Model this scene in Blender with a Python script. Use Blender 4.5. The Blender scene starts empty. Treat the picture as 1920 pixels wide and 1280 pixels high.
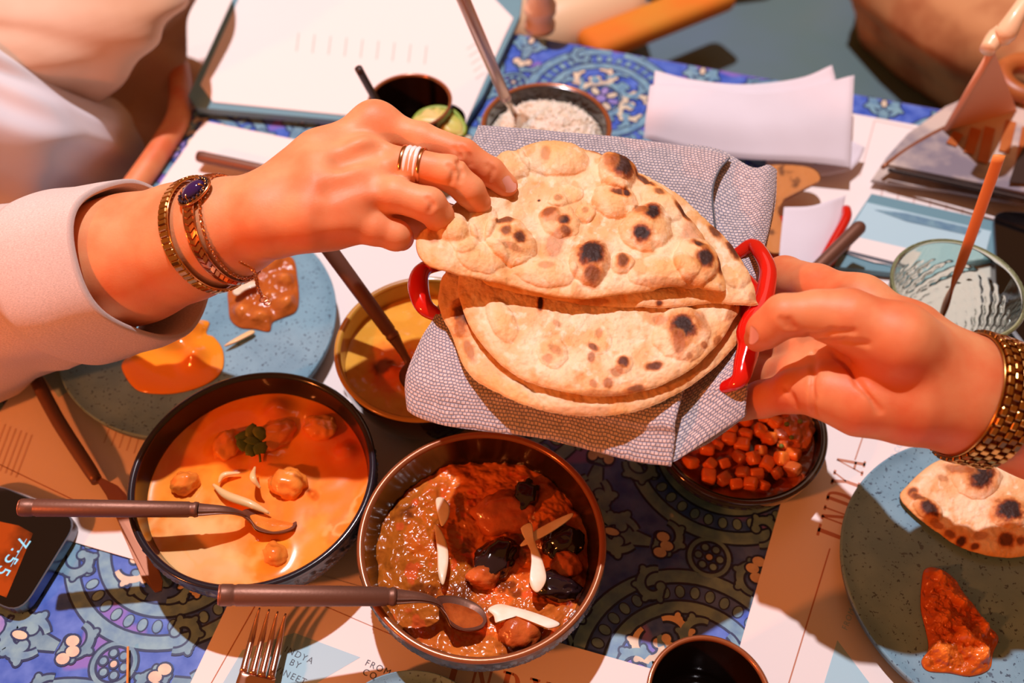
import bpy, bmesh, math, random
import numpy as np
from mathutils import Vector, Matrix
random.seed(4); RS = np.random.RandomState(7)
SC = bpy.context.scene; COL = SC.collection
PI = math.pi

# ------------------------------------------------------------------ camera
CAM_H = 0.62; FPX = 1800.0; TH = math.radians(54)
cam = bpy.data.cameras.new('camera'); camo = bpy.data.objects.new('camera', cam); COL.objects.link(camo)
camo.location = (0, 0, CAM_H); camo.rotation_euler = (math.radians(90) - TH, 0, 0)
cam.sensor_width = 36; cam.lens = 36 * FPX / 1920; cam.clip_start = 0.01
cam.dof.use_dof = True; cam.dof.focus_distance = 0.59; cam.dof.aperture_fstop = 4.6
SC.camera = camo

# ------------------------------------------------------------------ world, lamps, exposure
W = bpy.data.worlds.new('world'); SC.world = W; W.use_nodes = True
W.node_tree.nodes['Background'].inputs[0].default_value = (1.0, 0.36, 0.10, 1)
W.node_tree.nodes['Background'].inputs[1].default_value = 0.30
def lamp(kind, name, loc, target, energy, color, radius, cone=None, blend=.3):
    l = bpy.data.lights.new(name, kind); o = bpy.data.objects.new(name, l); COL.objects.link(o)
    o.location = loc; o.rotation_euler = (Vector(target) - Vector(loc)).to_track_quat('-Z', 'Y').to_euler()
    l.energy = energy; l.color = color
    if kind == 'AREA': l.shape = 'DISK'; l.size = radius
    else: l.shadow_soft_size = radius
    if cone: l.spot_size = math.radians(cone); l.spot_blend = blend
    return o
# ceiling spot (neutral) far side of the table, and a saturated orange lamp low on the left
KT = Vector((0.02, 0.45, 0.0)); KP = Vector((-0.35, 1.37, 3.0))
lamp('SPOT', 'ceiling_spot', KP, KT, 390, (1.0, 0.925, 0.985), 0.03, 60, .4)
lamp('SPOT', 'orange_lamp', (-1.15, -0.42, 0.85), (0.0, 0.35, 0.05), 56, (1.0, 0.22, 0.045), 0.05, 100, .5)
lamp('AREA', 'ceiling_glow', (0.5, 1.6, 1.9), (0.1, 0.5, 0), 2.5, (1.0, 0.80, 0.66), 1.2)
vs = SC.view_settings
SC.display_settings.display_device = 'sRGB'
vs.view_transform = 'Standard'; vs.look = 'None'; vs.gamma = 1; vs.use_curve_mapping = False; vs.exposure = 0.0
SC.cycles.use_denoising = True; SC.cycles.max_bounces = 8; SC.cycles.sample_clamp_indirect = 4
SC.cycles.caustics_reflective = False; SC.cycles.caustics_refractive = False

# ------------------------------------------------------------------ placing helpers
cT, sT = math.cos(TH), math.sin(TH)
def PA(x, y, h):
    """vectorised: the point at height h seen at photo position (x, y)"""
    x = np.asarray(x, float); y = np.asarray(y, float); h = np.asarray(h, float)
    u = (x - 960) / FPX; v = (y - 640) / FPX
    dx = u; dy = cT - v * sT; dz = -sT - v * cT
    t = (h - CAM_H) / dz
    return np.stack(np.broadcast_arrays(dx * t, dy * t, h), -1)
def P(x, y, h): return Vector(PA(x, y, h).tolist())
def mpp(x, y, h):
    """metres per photo pixel there"""
    v = (y - 640) / FPX
    return (CAM_H - h) / (sT + v * cT) / FPX
UA = math.radians(-16)
UD = np.array([math.cos(UA), math.sin(UA)]); VD = np.array([-math.sin(UA), math.cos(UA)])
def UV(u, v, z=0.0):
    q = UD * u + VD * v; return (float(q[0]), float(q[1]), z)

# ------------------------------------------------------------------ numpy noise
_perm = RS.rand(64, 64, 64).astype(np.float32)
def vnoise(p):
    p = np.asarray(p, float); i = np.floor(p).astype(int); f = p - i; f = f * f * (3 - 2 * f)
    r = 0
    for a in (0, 1):
        for b in (0, 1):
            for c in (0, 1):
                w = (f[..., 0] if a else 1 - f[..., 0]) * (f[..., 1] if b else 1 - f[..., 1]) * (f[..., 2] if c else 1 - f[..., 2])
                r = r + w * _perm[(i[..., 0] + a) % 64, (i[..., 1] + b) % 64, (i[..., 2] + c) % 64]
    return r
def fbm(p, oct=4):
    p = np.asarray(p, float); s = 0; a = .5
    for k in range(oct): s = s + a * vnoise(p * (2 ** k) + 11.3 * k); a *= .5
    return s / (1 - .5 ** oct)
def n2(x, y, sc, seed=0, oct=4):
    return fbm(np.stack([np.asarray(x) * sc, np.asarray(y) * sc, np.zeros_like(np.asarray(x, float)) + seed * 7.7], -1), oct)
def sm(a, b, x): t = np.clip((x - a) / (b - a), 0, 1); return t * t * (3 - 2 * t)

# ------------------------------------------------------------------ materials
def L(r, g, b):
    f = lambda c: (c / 255 / 12.92) if c <= 10 else ((c / 255 + .055) / 1.055) ** 2.4
    return (f(r), f(g), f(b), 1)
def LN(r, g, b): return np.array(L(r, g, b)[:3])
def mat(name, col, rough=.5, metal=0, col2=None, nscale=30, ndet=4, nlo=.35, nhi=.65, bump=0, bscale=200, bdist=.001,
        sss=0, sssr=(.012, .004, .002), trans=0, ior=1.45, coat=0, attr=False, sheen=0, emis=None, estr=0, spec=.5, spots=None, alpha=1):
    m = bpy.data.materials.new(name); m.use_nodes = True; nt = m.node_tree; N = nt.nodes; K = nt.links
    b = N['Principled BSDF']; tc = N.new('ShaderNodeTexCoord')
    src = None
    if attr:
        a = N.new('ShaderNodeVertexColor'); a.layer_name = 'Col'; src = a.outputs[0]
    if col2 is not None:
        n = N.new('ShaderNodeTexNoise'); n.inputs['Scale'].default_value = nscale; n.inputs['Detail'].default_value = ndet
        K.new(tc.outputs['Object'], n.inputs['Vector'])
        mr = N.new('ShaderNodeMapRange'); mr.inputs[1].default_value = nlo; mr.inputs[2].default_value = nhi
        K.new(n.outputs[0], mr.inputs[0])
        mx = N.new('ShaderNodeMixRGB'); K.new(mr.outputs[0], mx.inputs[0])
        mx.inputs[1].default_value = col; mx.inputs[2].default_value = col2
        if attr: mx.blend_type = 'MIX'; K.new(src, mx.inputs[1])
        src = mx.outputs[0]
    if spots:
        for (sc, th, scol) in spots:
            v = N.new('ShaderNodeTexNoise'); v.inputs['Scale'].default_value = sc; v.inputs['Detail'].default_value = 2
            K.new(tc.outputs['Object'], v.inputs['Vector'])
            mr = N.new('ShaderNodeMapRange'); mr.inputs[1].default_value = th; mr.inputs[2].default_value = th + .035
            K.new(v.outputs[0], mr.inputs[0]); mx = N.new('ShaderNodeMixRGB'); K.new(mr.outputs[0], mx.inputs[0])
            if src is None: mx.inputs[1].default_value = col
            else: K.new(src, mx.inputs[1])
            mx.inputs[2].default_value = scol; src = mx.outputs[0]
    if src is None: b.inputs['Base Color'].default_value = col
    else: K.new(src, b.inputs['Base Color'])
    b.inputs['Roughness'].default_value = rough; b.inputs['Metallic'].default_value = metal
    b.inputs['IOR'].default_value = ior; b.inputs['Specular IOR Level'].default_value = spec
    if sss:
        b.inputs['Subsurface Weight'].default_value = sss; b.inputs['Subsurface Radius'].default_value = sssr; b.inputs['Subsurface Scale'].default_value = 1.0
    if trans: b.inputs['Transmission Weight'].default_value = trans
    if coat: b.inputs['Coat Weight'].default_value = coat; b.inputs['Coat Roughness'].default_value = .06
    if sheen: b.inputs['Sheen Weight'].default_value = sheen
    if emis: b.inputs['Emission Color'].default_value = emis; b.inputs['Emission Strength'].default_value = estr
    if alpha < 1: b.inputs['Alpha'].default_value = alpha
    if bump:
        n = N.new('ShaderNodeTexNoise'); n.inputs['Scale'].default_value = bscale; n.inputs['Detail'].default_value = 5
        K.new(tc.outputs['Object'], n.inputs['Vector'])
        bp = N.new('ShaderNodeBump'); bp.inputs['Strength'].default_value = bump; bp.inputs['Distance'].default_value = bdist
        K.new(n.outputs[0], bp.inputs['Height']); K.new(bp.outputs[0], b.inputs['Normal'])
    return m

def weave(name, c1, c2, scale, rough=.9, dist=.0006):
    """woven cloth on UV coordinates: crossing warp and weft threads"""
    m = bpy.data.materials.new(name); m.use_nodes = True; nt = m.node_tree; N = nt.nodes; K = nt.links
    b = N['Principled BSDF']; tc = N.new('ShaderNodeTexCoord')
    nz = N.new('ShaderNodeTexNoise'); nz.inputs['Scale'].default_value = 14; nz.inputs['Detail'].default_value = 3; K.new(tc.outputs['UV'], nz.inputs['Vector'])
    va = N.new('ShaderNodeVectorMath'); va.operation = 'SCALE'; va.inputs['Scale'].default_value = .02; K.new(nz.outputs['Color'], va.inputs[0])
    ad = N.new('ShaderNodeVectorMath'); ad.operation = 'ADD'; K.new(tc.outputs['UV'], ad.inputs[0]); K.new(va.outputs[0], ad.inputs[1])
    br = N.new('ShaderNodeTexBrick'); K.new(ad.outputs[0], br.inputs['Vector'])
    br.inputs['Scale'].default_value = scale; br.inputs['Brick Width'].default_value = .52; br.inputs['Row Height'].default_value = .40
    br.inputs['Mortar Size'].default_value = .085; br.inputs['Mortar Smooth'].default_value = .8; br.offset = .5
    br.inputs['Color1'].default_value = c1; br.inputs['Color2'].default_value = tuple(.86 * c for c in c1[:3]) + (1,); br.inputs['Mortar'].default_value = c2
    n = N.new('ShaderNodeTexNoise'); n.inputs['Scale'].default_value = scale * 1.2; K.new(tc.outputs['UV'], n.inputs['Vector'])
    mx = N.new('ShaderNodeMixRGB'); mx.blend_type = 'MULTIPLY'; mx.inputs[0].default_value = .45; K.new(br.outputs[0], mx.inputs[1])
    mr = N.new('ShaderNodeMapRange'); mr.inputs[1].default_value = .3; mr.inputs[2].default_value = .7; mr.inputs[3].default_value = .55; mr.inputs[4].default_value = 1.15
    K.new(n.outputs[0], mr.inputs[0]); K.new(mr.outputs[0], mx.inputs[2]); K.new(mx.outputs[0], b.inputs['Base Color'])
    bp = N.new('ShaderNodeBump'); bp.invert = True; bp.inputs['Strength'].default_value = .8; bp.inputs['Distance'].default_value = dist
    K.new(br.outputs['Fac'], bp.inputs['Height']); K.new(bp.outputs[0], b.inputs['Normal'])
    b.inputs['Roughness'].default_value = rough; b.inputs['Sheen Weight'].default_value = .25; b.inputs['Specular IOR Level'].default_value = .2
    return m

M = {}
M['skin'] = mat('skin', L(232, 160, 112), .50, col2=L(226, 132, 84), nscale=34, sss=.35, sssr=(.010, .004, .002), bump=.25, bscale=900, bdist=.0004, spec=.4)
M['skin2'] = mat('skin_tan', L(222, 146, 98), .5, col2=L(214, 112, 68), nscale=34, sss=.35, sssr=(.010, .004, .002), bump=.25, bscale=900, bdist=.0004, spec=.4)
M['nail'] = mat('nail', L(232, 160, 140), .2, coat=.4)
M['paper'] = mat('paper', L(238, 226, 222), .75, spec=.25)
M['paper_pink'] = mat('printed_paper', L(238, 224, 220), .55, spec=.3)
M['print_line'] = mat('brown_print', L(176, 112, 78), .7)
M['print_copper'] = mat('copper_print', L(192, 124, 96), .6)
M['print_blue'] = mat('blue_print', L(172, 206, 218), .7)
M['print_grey'] = mat('grey_print', L(84, 88, 96), .7)
M['print_faint'] = mat('faint_print', L(214, 186, 178), .7)
M['tablebase'] = mat('painted_blue', L(44, 82, 180), .35, col2=L(96, 128, 212), nscale=70, nlo=.35, nhi=.75, spots=[(16, .60, L(126, 104, 190))], coat=.25)
M['navy'] = mat('navy_paint', L(26, 40, 86), .4, coat=.2)
M['teal'] = mat('pale_teal_paint', L(126, 168, 182), .4, col2=L(92, 134, 170), nscale=90, coat=.2)
M['tealdark'] = mat('slate_teal_paint', L(92, 132, 160), .4, col2=L(120, 160, 176), nscale=90, coat=.2)
M['cream'] = mat('cream_paint', L(222, 206, 176), .4, col2=L(196, 178, 160), nscale=80, coat=.2)
M['lilac'] = mat('lilac_paint', L(158, 140, 196), .4, col2=L(120, 112, 190), nscale=60, coat=.2)
M['plate'] = mat('speckled_stoneware', L(118, 158, 176), .55, col2=L(102, 142, 162), nscale=40, spots=[(420, .635, L(60, 82, 100)), (170, .69, L(74, 98, 116))], bump=.3, bscale=500, bdist=.0004)
M['plateside'] = mat('stoneware_side', L(92, 112, 122), .6, bump=.3, bscale=300)
M['navyglaze'] = mat('navy_glaze', L(26, 27, 38), .16, col2=L(34, 28, 32), nscale=14, coat=.5)
M['brownglaze'] = mat('brown_glaze', L(50, 28, 17), .18, col2=L(34, 20, 13), nscale=20, coat=.6)
M['blackglaze'] = mat('black_glaze', L(26, 18, 17), .1, col2=L(44, 26, 20), nscale=10, coat=.7)
M['relief'] = mat('grey_relief_glaze', L(96, 106, 118), .35, col2=L(44, 52, 66), nscale=60, coat=.3)
M['ochre'] = mat('ochre_glaze', L(184, 138, 52), .25, col2=L(160, 112, 40), nscale=18, coat=.4)
M['rim'] = mat('copper_rim', L(150, 86, 50), .22, metal=.3, coat=.4)
M['bronze'] = mat('bronze_cutlery', L(122, 84, 68), .46, metal=.55, bump=.1, bscale=500)
M['bronzecap'] = mat('bronze_end', L(196, 120, 92), .35, metal=.6)
M['steel'] = mat('warm_steel', L(214, 190, 172), .2, metal=1)
M['gold'] = mat('gold', L(236, 182, 116), .17, metal=1)
M['rosegold'] = mat('rose_gold', L(230, 160, 112), .2, metal=1)
M['watchgold'] = mat('watch_gold', L(200, 150, 84), .22, metal=1)
M['gem'] = mat('purple_gem', L(48, 22, 84), .03, coat=1, spec=.8)
M['darkgem'] = mat('dark_stone', L(34, 30, 52), .1, coat=1)
M['white'] = mat('white_ceramic', L(246, 240, 238), .12, coat=.6)
M['linen'] = weave('grey_linen_weave', L(226, 208, 204), L(148, 146, 166), 40, dist=.0009)
M['napkin'] = mat('white_cotton', L(226, 220, 230), .85, col2=L(216, 208, 216), nscale=8, sheen=.2, bump=.2, bscale=700, bdist=.0004)
M['cuff'] = weave('blush_cotton_twill', L(248, 230, 224), L(232, 204, 192), 150, dist=.0001)
M['blouse'] = mat('beige_blouse', L(230, 200, 176), .8, col2=L(198, 152, 116), nscale=5, sheen=.3, bump=.1, bscale=400)
M['red'] = mat('red_enamel', L(206, 22, 14), .12, coat=.8)
M['glass'] = mat('clear_glass', L(222, 236, 222), .02, trans=1, ior=1.45)
M['phone'] = mat('black_glass', L(14, 12, 13), .06, coat=.6)
M['phoneedge'] = mat('phone_metal_edge', L(120, 124, 134), .25, metal=.9)
M['naan'] = mat('baked_bread', L(240, 210, 170), .62, attr=True, bump=.55, bscale=420, bdist=.0011, sss=.12, sssr=(.006, .003, .001), spec=.35)
M['saucy'] = mat('glossy_sauce', L(240, 130, 30), .13, attr=True, bump=.03, bscale=90, bdist=.0010, coat=.35, sss=.15, sssr=(.006, .002, .001))
M['chunky'] = mat('chunky_gravy', L(170, 80, 20), .17, attr=True, bump=.4, bscale=240, bdist=.0014, coat=.1)
M['chicken'] = mat('chicken_in_sauce', L(240, 146, 58), .25, col2=L(220, 112, 36), nscale=50, coat=.5, bump=.3, bscale=200, bdist=.0015)
M['brownfood'] = mat('braised_chunk', L(200, 98, 42), .25, col2=L(146, 64, 24), nscale=60, coat=.35, bump=.4, bscale=240, bdist=.0015)
M['aubergine'] = mat('aubergine_skin', L(34, 20, 24), .12, coat=.7, bump=.15, bscale=120)
M['carrot'] = mat('carrot_cube', L(234, 124, 44), .3, col2=L(214, 92, 26), nscale=90, coat=.4)
M['coconut'] = mat('coconut_flesh', L(240, 226, 206), .4, col2=L(226, 190, 150), nscale=50, coat=.2)
M['ginger'] = mat('ginger_strip', L(238, 190, 128), .4, coat=.2)
M['herb'] = mat('coriander_green', L(74, 92, 26), .6, col2=L(108, 110, 34), nscale=60)
M['rice'] = mat('cooked_rice', L(252, 240, 222), .5, col2=L(240, 218, 190), nscale=120, sss=.2, bump=.6, bscale=260, bdist=.002)
M['lime'] = mat('lime_flesh', L(190, 190, 90), .35, col2=L(222, 196, 130), nscale=60, sss=.2)
M['limeskin'] = mat('lime_peel', L(142, 168, 56), .4)
M['board'] = mat('teal_board', L(104, 146, 160), .6)
M['tealcloth'] = mat('slate_green_upholstery', L(96, 118, 134), .85, col2=L(92, 116, 110), nscale=3, bump=.2, bscale=500)
M['sand'] = mat('sand_brown_cloth', L(196, 140, 92), .85, col2=L(158, 88, 48), nscale=14, nlo=.45, nhi=.72, bump=.2, bscale=300)
M['orange'] = mat('orange_fabric', L(232, 118, 26), .8, col2=L(214, 142, 40), nscale=8)
M['wood'] = mat('orange_wood', L(196, 116, 60), .4, col2=L(170, 92, 44), nscale=20)
M['steelwarm'] = mat('warm_steel_handle', L(206, 182, 170), .3, metal=.75)
M['stick'] = mat('amber_stick', L(246, 152, 80), .4)
M['darkstick'] = mat('dark_brown_straw', L(58, 42, 40), .4)
M['cream_lacquer'] = mat('cream_lacquer', L(246, 206, 164), .35, coat=.3)
M['pinkcloth'] = mat('blush_folded_cloth', L(236, 172, 138), .8)
M['floor'] = mat('warm_dark_floor', L(120, 74, 46), .6, col2=L(92, 56, 36), nscale=4)
M['dark'] = mat('dark_brown', L(46, 30, 24), .5)
M['picture'] = mat('printed_grey_scene', L(206, 188, 176), .45, col2=L(128, 122, 134), nscale=16, nlo=.45, nhi=.62, coat=.15)
M['greengreen'] = mat('green_drink', L(150, 170, 90), .05, trans=.85, ior=1.33)
M['mint'] = mat('mint_leaf', L(40, 92, 60), .4)
M['orangescreen'] = mat('phone_picture', L(150, 62, 16), .08, col2=L(40, 16, 10), nscale=22, nlo=.45, nhi=.6, coat=.5, emis=L(150, 62, 16), estr=.15)
M['digits'] = mat('screen_digits', L(120, 190, 214), .4, emis=L(120, 190, 214), estr=.5)
M['whiteseat'] = mat('white_leather', L(252, 240, 234), .6)
M['sauceglint'] = M['saucy']

# ------------------------------------------------------------------ object helpers
def link(o, parent=None):
    COL.objects.link(o)
    if parent is not None: o.parent = parent
    return o
def mk(name, V, F, m, parent=None, smooth=True, col=None, uv=None, weld=False):
    me = bpy.data.meshes.new(name)
    V = np.asarray(V, float).reshape(-1, 3)
    if isinstance(F, np.ndarray):
        k = F.shape[1]; n = len(F)
        me.vertices.add(len(V)); me.vertices.foreach_set('co', V.ravel().astype(np.float32))
        me.loops.add(n * k); me.loops.foreach_set('vertex_index', F.ravel().astype(np.int32))
        me.polygons.add(n); me.polygons.foreach_set('loop_start', np.arange(0, n * k, k, dtype=np.int32))
        try: me.polygons.foreach_set('loop_total', np.full(n, k, dtype=np.int32))
        except Exception: pass
        me.update(calc_edges=True)
    else:
        me.from_pydata(V.tolist(), [], [tuple(f) for f in F]); me.update()
    me.validate()
    if smooth and len(me.polygons): me.polygons.foreach_set('use_smooth', [True] * len(me.polygons))
    if col is not None:
        ca = me.color_attributes.new('Col', 'FLOAT_COLOR', 'POINT')
        c = np.ones((len(V), 4), np.float32); c[:, :3] = col; ca.data.foreach_set('color', c.ravel())
    if uv is not None:
        ul = me.uv_layers.new(name='UVMap'); vi = np.zeros(len(me.loops), np.int32); me.loops.foreach_get('vertex_index', vi)
        ul.data.foreach_set('uv', np.asarray(uv, np.float32)[vi].ravel())
    if m is not None: me.materials.append(M[m] if isinstance(m, str) else m)
    o = bpy.data.objects.new(name, me); link(o, parent)
    if parent is not None:
        pm = Matrix.Translation(parent.location)
        o.matrix_parent_inverse = pm.inverted()
    return o
def tag(o, label, cat, group=None, kind=None):
    o['label'] = label; o['category'] = cat
    if group: o['group'] = group
    if kind: o['kind'] = kind
    return o
def thing(name, label, cat, loc, group=None):
    o = bpy.data.objects.new(name, None); o.empty_display_size = .02; link(o); o.location = Vector(loc)
    return tag(o, label, cat, group)
def grid_faces(n, m, closed_u=False, closed_v=False, off=0, flip=False):
    a = np.arange(n * m).reshape(n, m) + off
    if closed_u: a = np.vstack([a, a[:1]])
    if closed_v: a = np.hstack([a, a[:, :1]])
    q = np.stack([a[:-1, :-1], a[1:, :-1], a[1:, 1:], a[:-1, 1:]], -1).reshape(-1, 4)
    return q[:, ::-1] if flip else q
def box(name, c, size, m, parent=None, rot=0, bev=.0, R=None, smooth=False):
    bm = bmesh.new(); bmesh.ops.create_cube(bm, size=1)
    bmesh.ops.scale(bm, vec=Vector(size), verts=bm.verts)
    if bev: bmesh.ops.bevel(bm, geom=bm.edges[:], offset=bev, segments=2, affect='EDGES', profile=.5)
    T = Matrix.Translation(Vector(c)) @ (R.to_4x4() if R is not None else Matrix.Rotation(rot, 4, 'Z'))
    bmesh.ops.transform(bm, matrix=T, verts=bm.verts)
    V = [v.co[:] for v in bm.verts]; F = [[v.index for v in f.verts] for f in bm.faces]; bm.free()
    return mk(name, V, F, m, parent, smooth)
def spline(pts, n, closed=False):
    """Catmull-Rom through the points, resampled to n"""
    p = np.asarray(pts, float)
    if closed: q = np.vstack([p[-1:], p, p[:2]]); segs = len(p)
    else: q = np.vstack([2 * p[0] - p[1], p, 2 * p[-1] - p[-2]]); segs = len(p) - 1
    out = []
    t = np.linspace(0, 1, 12, endpoint=False)[:, None]
    for i in range(segs):
        a, b, c, d = q[i], q[i + 1], q[i + 2], q[i + 3]
        out.append(.5 * (2 * b + (c - a) * t + (2 * a - 5 * b + 4 * c - d) * t ** 2 + (-a + 3 * b - 3 * c + d) * t ** 3))
    out = np.vstack(out + ([] if closed else [p[-1:]]))
    if closed: out = np.vstack([out, out[:1]])
    s = np.concatenate([[0], np.cumsum(np.linalg.norm(np.diff(out[:, :3], axis=0), axis=1))])
    u = np.linspace(0, s[-1], n, endpoint=not closed)
    return np.stack([np.interp(u, s, out[:, k]) for k in range(out.shape[1])], -1)
def tube(name, pts, radii, m, parent=None, seg=16, n=None, closed=False, flat=1.0, up=(0, 0, 1), cap=True, raw=False):
    """swept tube, radius per point; flat scales it along 'up'"""
    p = np.asarray(pts, float); r = np.broadcast_to(np.asarray(radii, float), (len(p),))
    if n: q = spline(np.column_stack([p, r]), n, closed); p, r = q[:, :3], q[:, 3]
    n = len(p); T = np.gradient(p, axis=0)
    if closed: T = np.roll(p, -1, 0) - np.roll(p, 1, 0)
    T /= np.linalg.norm(T, axis=1)[:, None] + 1e-12
    up = np.asarray(up, float); A = np.cross(T, up)
    bad = np.linalg.norm(A, axis=1) < 1e-3; A[bad] = np.cross(T[bad], [1, 0, 0.01]); A /= np.linalg.norm(A, axis=1)[:, None]
    B = np.cross(A, T)
    a = np.linspace(0, 2 * PI, seg, endpoint=False)
    V = p[:, None] + r[:, None, None] * (np.cos(a)[None, :, None] * A[:, None] + flat * np.sin(a)[None, :, None] * B[:, None])
    V = V.reshape(-1, 3); F = grid_faces(n, seg, closed, True).tolist()
    if cap and not closed: F += [list(range(seg))[::-1][::-1], list(range((n - 1) * seg, n * seg))[::-1]]
    if raw: return V, F
    return mk(name, V, F, m, parent)
def lathe(name, prof, c, m, parent=None, seg=96, mod=None):
    """prof: list of (r, z) swept around z at c"""
    a = np.linspace(0, 2 * PI, seg, endpoint=False); pr = np.asarray(prof, float); n = len(pr)
    r = pr[:, 0][:, None] + 0 * a; z = pr[:, 1][:, None] + 0 * a
    if mod is not None: r, z = mod(r, z, a[None, :] + 0 * r)
    V = np.stack([c[0] + r * np.cos(a), c[1] + r * np.sin(a), c[2] + z], -1).reshape(-1, 3)
    F = grid_faces(n, seg, False, True, flip=True)
    return mk(name, V, F, m, parent)
def poly(name, pts2, z, m, parent=None, th=0.0003):
    """thin flat sheet from an outline [(x, y)]"""
    n = len(pts2); V = [(x, y, z) for x, y in pts2] + [(x, y, z + th) for x, y in pts2]
    a = sum(pts2[i][0] * pts2[(i + 1) % n][1] - pts2[(i + 1) % n][0] * pts2[i][1] for i in range(n))
    if a < 0: V = [(x, y, z) for x, y in pts2[::-1]] + [(x, y, z + th) for x, y in pts2[::-1]]
    F = [list(range(n))[::-1], list(range(n, 2 * n))] + [[i, (i + 1) % n, n + (i + 1) % n, n + i] for i in range(n)]
    return mk(name, V, F, m, parent, smooth=False)
def ppoly(name, px, z, m, parent=None, th=.0003):
    return poly(name, [tuple(P(x, y, z)[:2]) for x, y in px], z, m, parent, th)
def coons(E, n, m):
    """E: top, right, bottom, left polylines (k,3) world; top/bottom left->right, left/right top->bottom"""
    T, R, B, Lf = [spline(np.asarray(e, float), q) for e, q in zip(E, (n, m, n, m))]
    u = np.linspace(0, 1, n)[None, :, None]; v = np.linspace(0, 1, m)[:, None, None]
    S = (1 - v) * T[None] + v * B[None] + (1 - u) * Lf[:, None] + u * R[:, None]
    S -= (1 - u) * (1 - v) * T[0] + u * (1 - v) * T[-1] + (1 - u) * v * B[0] + u * v * B[-1]
    return S, np.broadcast_to(u[..., 0], (m, n)), np.broadcast_to(v[..., 0], (m, n))
def cloth(name, E, n, m, mt, parent=None, th=.003, disp=None, aspect=(1, 1), edge=.03):
    S, u, v = coons([[P(*q) for q in e] for e in E], n, m)
    S = np.array(S)
    if disp is not None: S[..., 2] += disp(u, v)
    e = np.minimum(np.minimum(u, 1 - u), np.minimum(v, 1 - v)); t = th * np.sqrt(np.clip(1 - (1 - np.clip(e / edge, 0, 1)) ** 2, 0, 1))
    top = S.copy(); bot = S.copy(); top[..., 2] += t / 2; bot[..., 2] -= t / 2
    V = np.vstack([top.reshape(-1, 3), bot.reshape(-1, 3)])
    F = np.vstack([grid_faces(m, n), grid_faces(m, n, off=n * m, flip=True)])
    uv = np.stack([u.ravel() * aspect[0], v.ravel() * aspect[1]], -1)
    return mk(name, V, F, mt, parent, uv=np.vstack([uv, uv]))
def sheet(name, outline, ctr, hbase, mt, parent=None, nr=60, na=260, top=None, color=None, th=None, zoff=None, power=.8, outn=True):
    """closed body over a star-shaped outline given in photo pixels at height hbase.
    top(px,py,s)->height above hbase; th: bread thickness (None: flat underside)"""
    o = spline(outline, na, True) if outn else np.asarray(outline, float)
    na = len(o); s = np.linspace(0, 1, nr) ** power
    X = ctr[0] + s[:, None] * (o[None, :, 0] - ctr[0]); Y = ctr[1] + s[:, None] * (o[None, :, 1] - ctr[1]); S = np.broadcast_to(s[:, None], X.shape)
    H = top(X, Y, S); W3 = PA(X, Y, hbase)
    zb = zoff(X, Y) if zoff else 0 * X
    up = W3.copy(); up[..., 2] = hbase + zb + H
    dn = W3.copy()
    if th is None: dn[..., 2] = hbase + zb
    else: dn[..., 2] = hbase + zb + H - th * np.sqrt(np.clip(1 - S ** 14, 0, 1))
    V = np.vstack([up.reshape(-1, 3), dn.reshape(-1, 3)])
    F = np.vstack([grid_faces(nr, na, False, True, flip=False), grid_faces(nr, na, False, True, off=nr * na, flip=True),
                   grid_faces(2, na, False, True)[:0]])
    e1 = np.arange((nr - 1) * na, nr * na); e2 = e1 + nr * na
    F = np.vstack([F, np.stack([e1, e2, np.roll(e2, -1), np.roll(e1, -1)], -1)])
    c = color(X, Y, S, H) if color else None
    if c is not None: c = np.vstack([c.reshape(-1, 3)] * 2)
    return mk(name, V, F, mt, parent, col=c)
def lump(name, c, rad, mt, parent=None, seed=0, amp=.25, sub=3, rot=(0, 0, 0), freq=1.6, boxy=0):
    bm = bmesh.new(); bmesh.ops.create_icosphere(bm, subdivisions=sub, radius=1)
    V = np.array([v.co[:] for v in bm.verts]); F = [[v.index for v in f.verts] for f in bm.faces]; bm.free()
    if boxy: V = V / (np.abs(V).max(1)[:, None] ** boxy)
    V = V * (1 + amp * (fbm(V * freq + seed * 5.1 + 20, 3) - .5) * 2)[:, None] * np.asarray(rad, float)
    R = np.array(Matrix.Rotation(rot[2], 3, 'Z') @ Matrix.Rotation(rot[1], 3, 'Y') @ Matrix.Rotation(rot[0], 3, 'X'))
    return mk(name, V @ R.T + np.asarray(c, float), F, mt, parent)
def circ(x0, x1, y0, y1, h):
    xm = (x0 + x1) / 2; a = P(xm, y0, h); b = P(xm, y1, h); c = (a + b) / 2
    yc = (y0 + y1) / 2
    s = mpp(xm, yc, h); r = ((x1 - x0) / 2 * s + (a - b).length / 2) / 2
    c.x = (P(x0, yc, h).x + P(x1, yc, h).x) / 2
    return c, r

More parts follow.
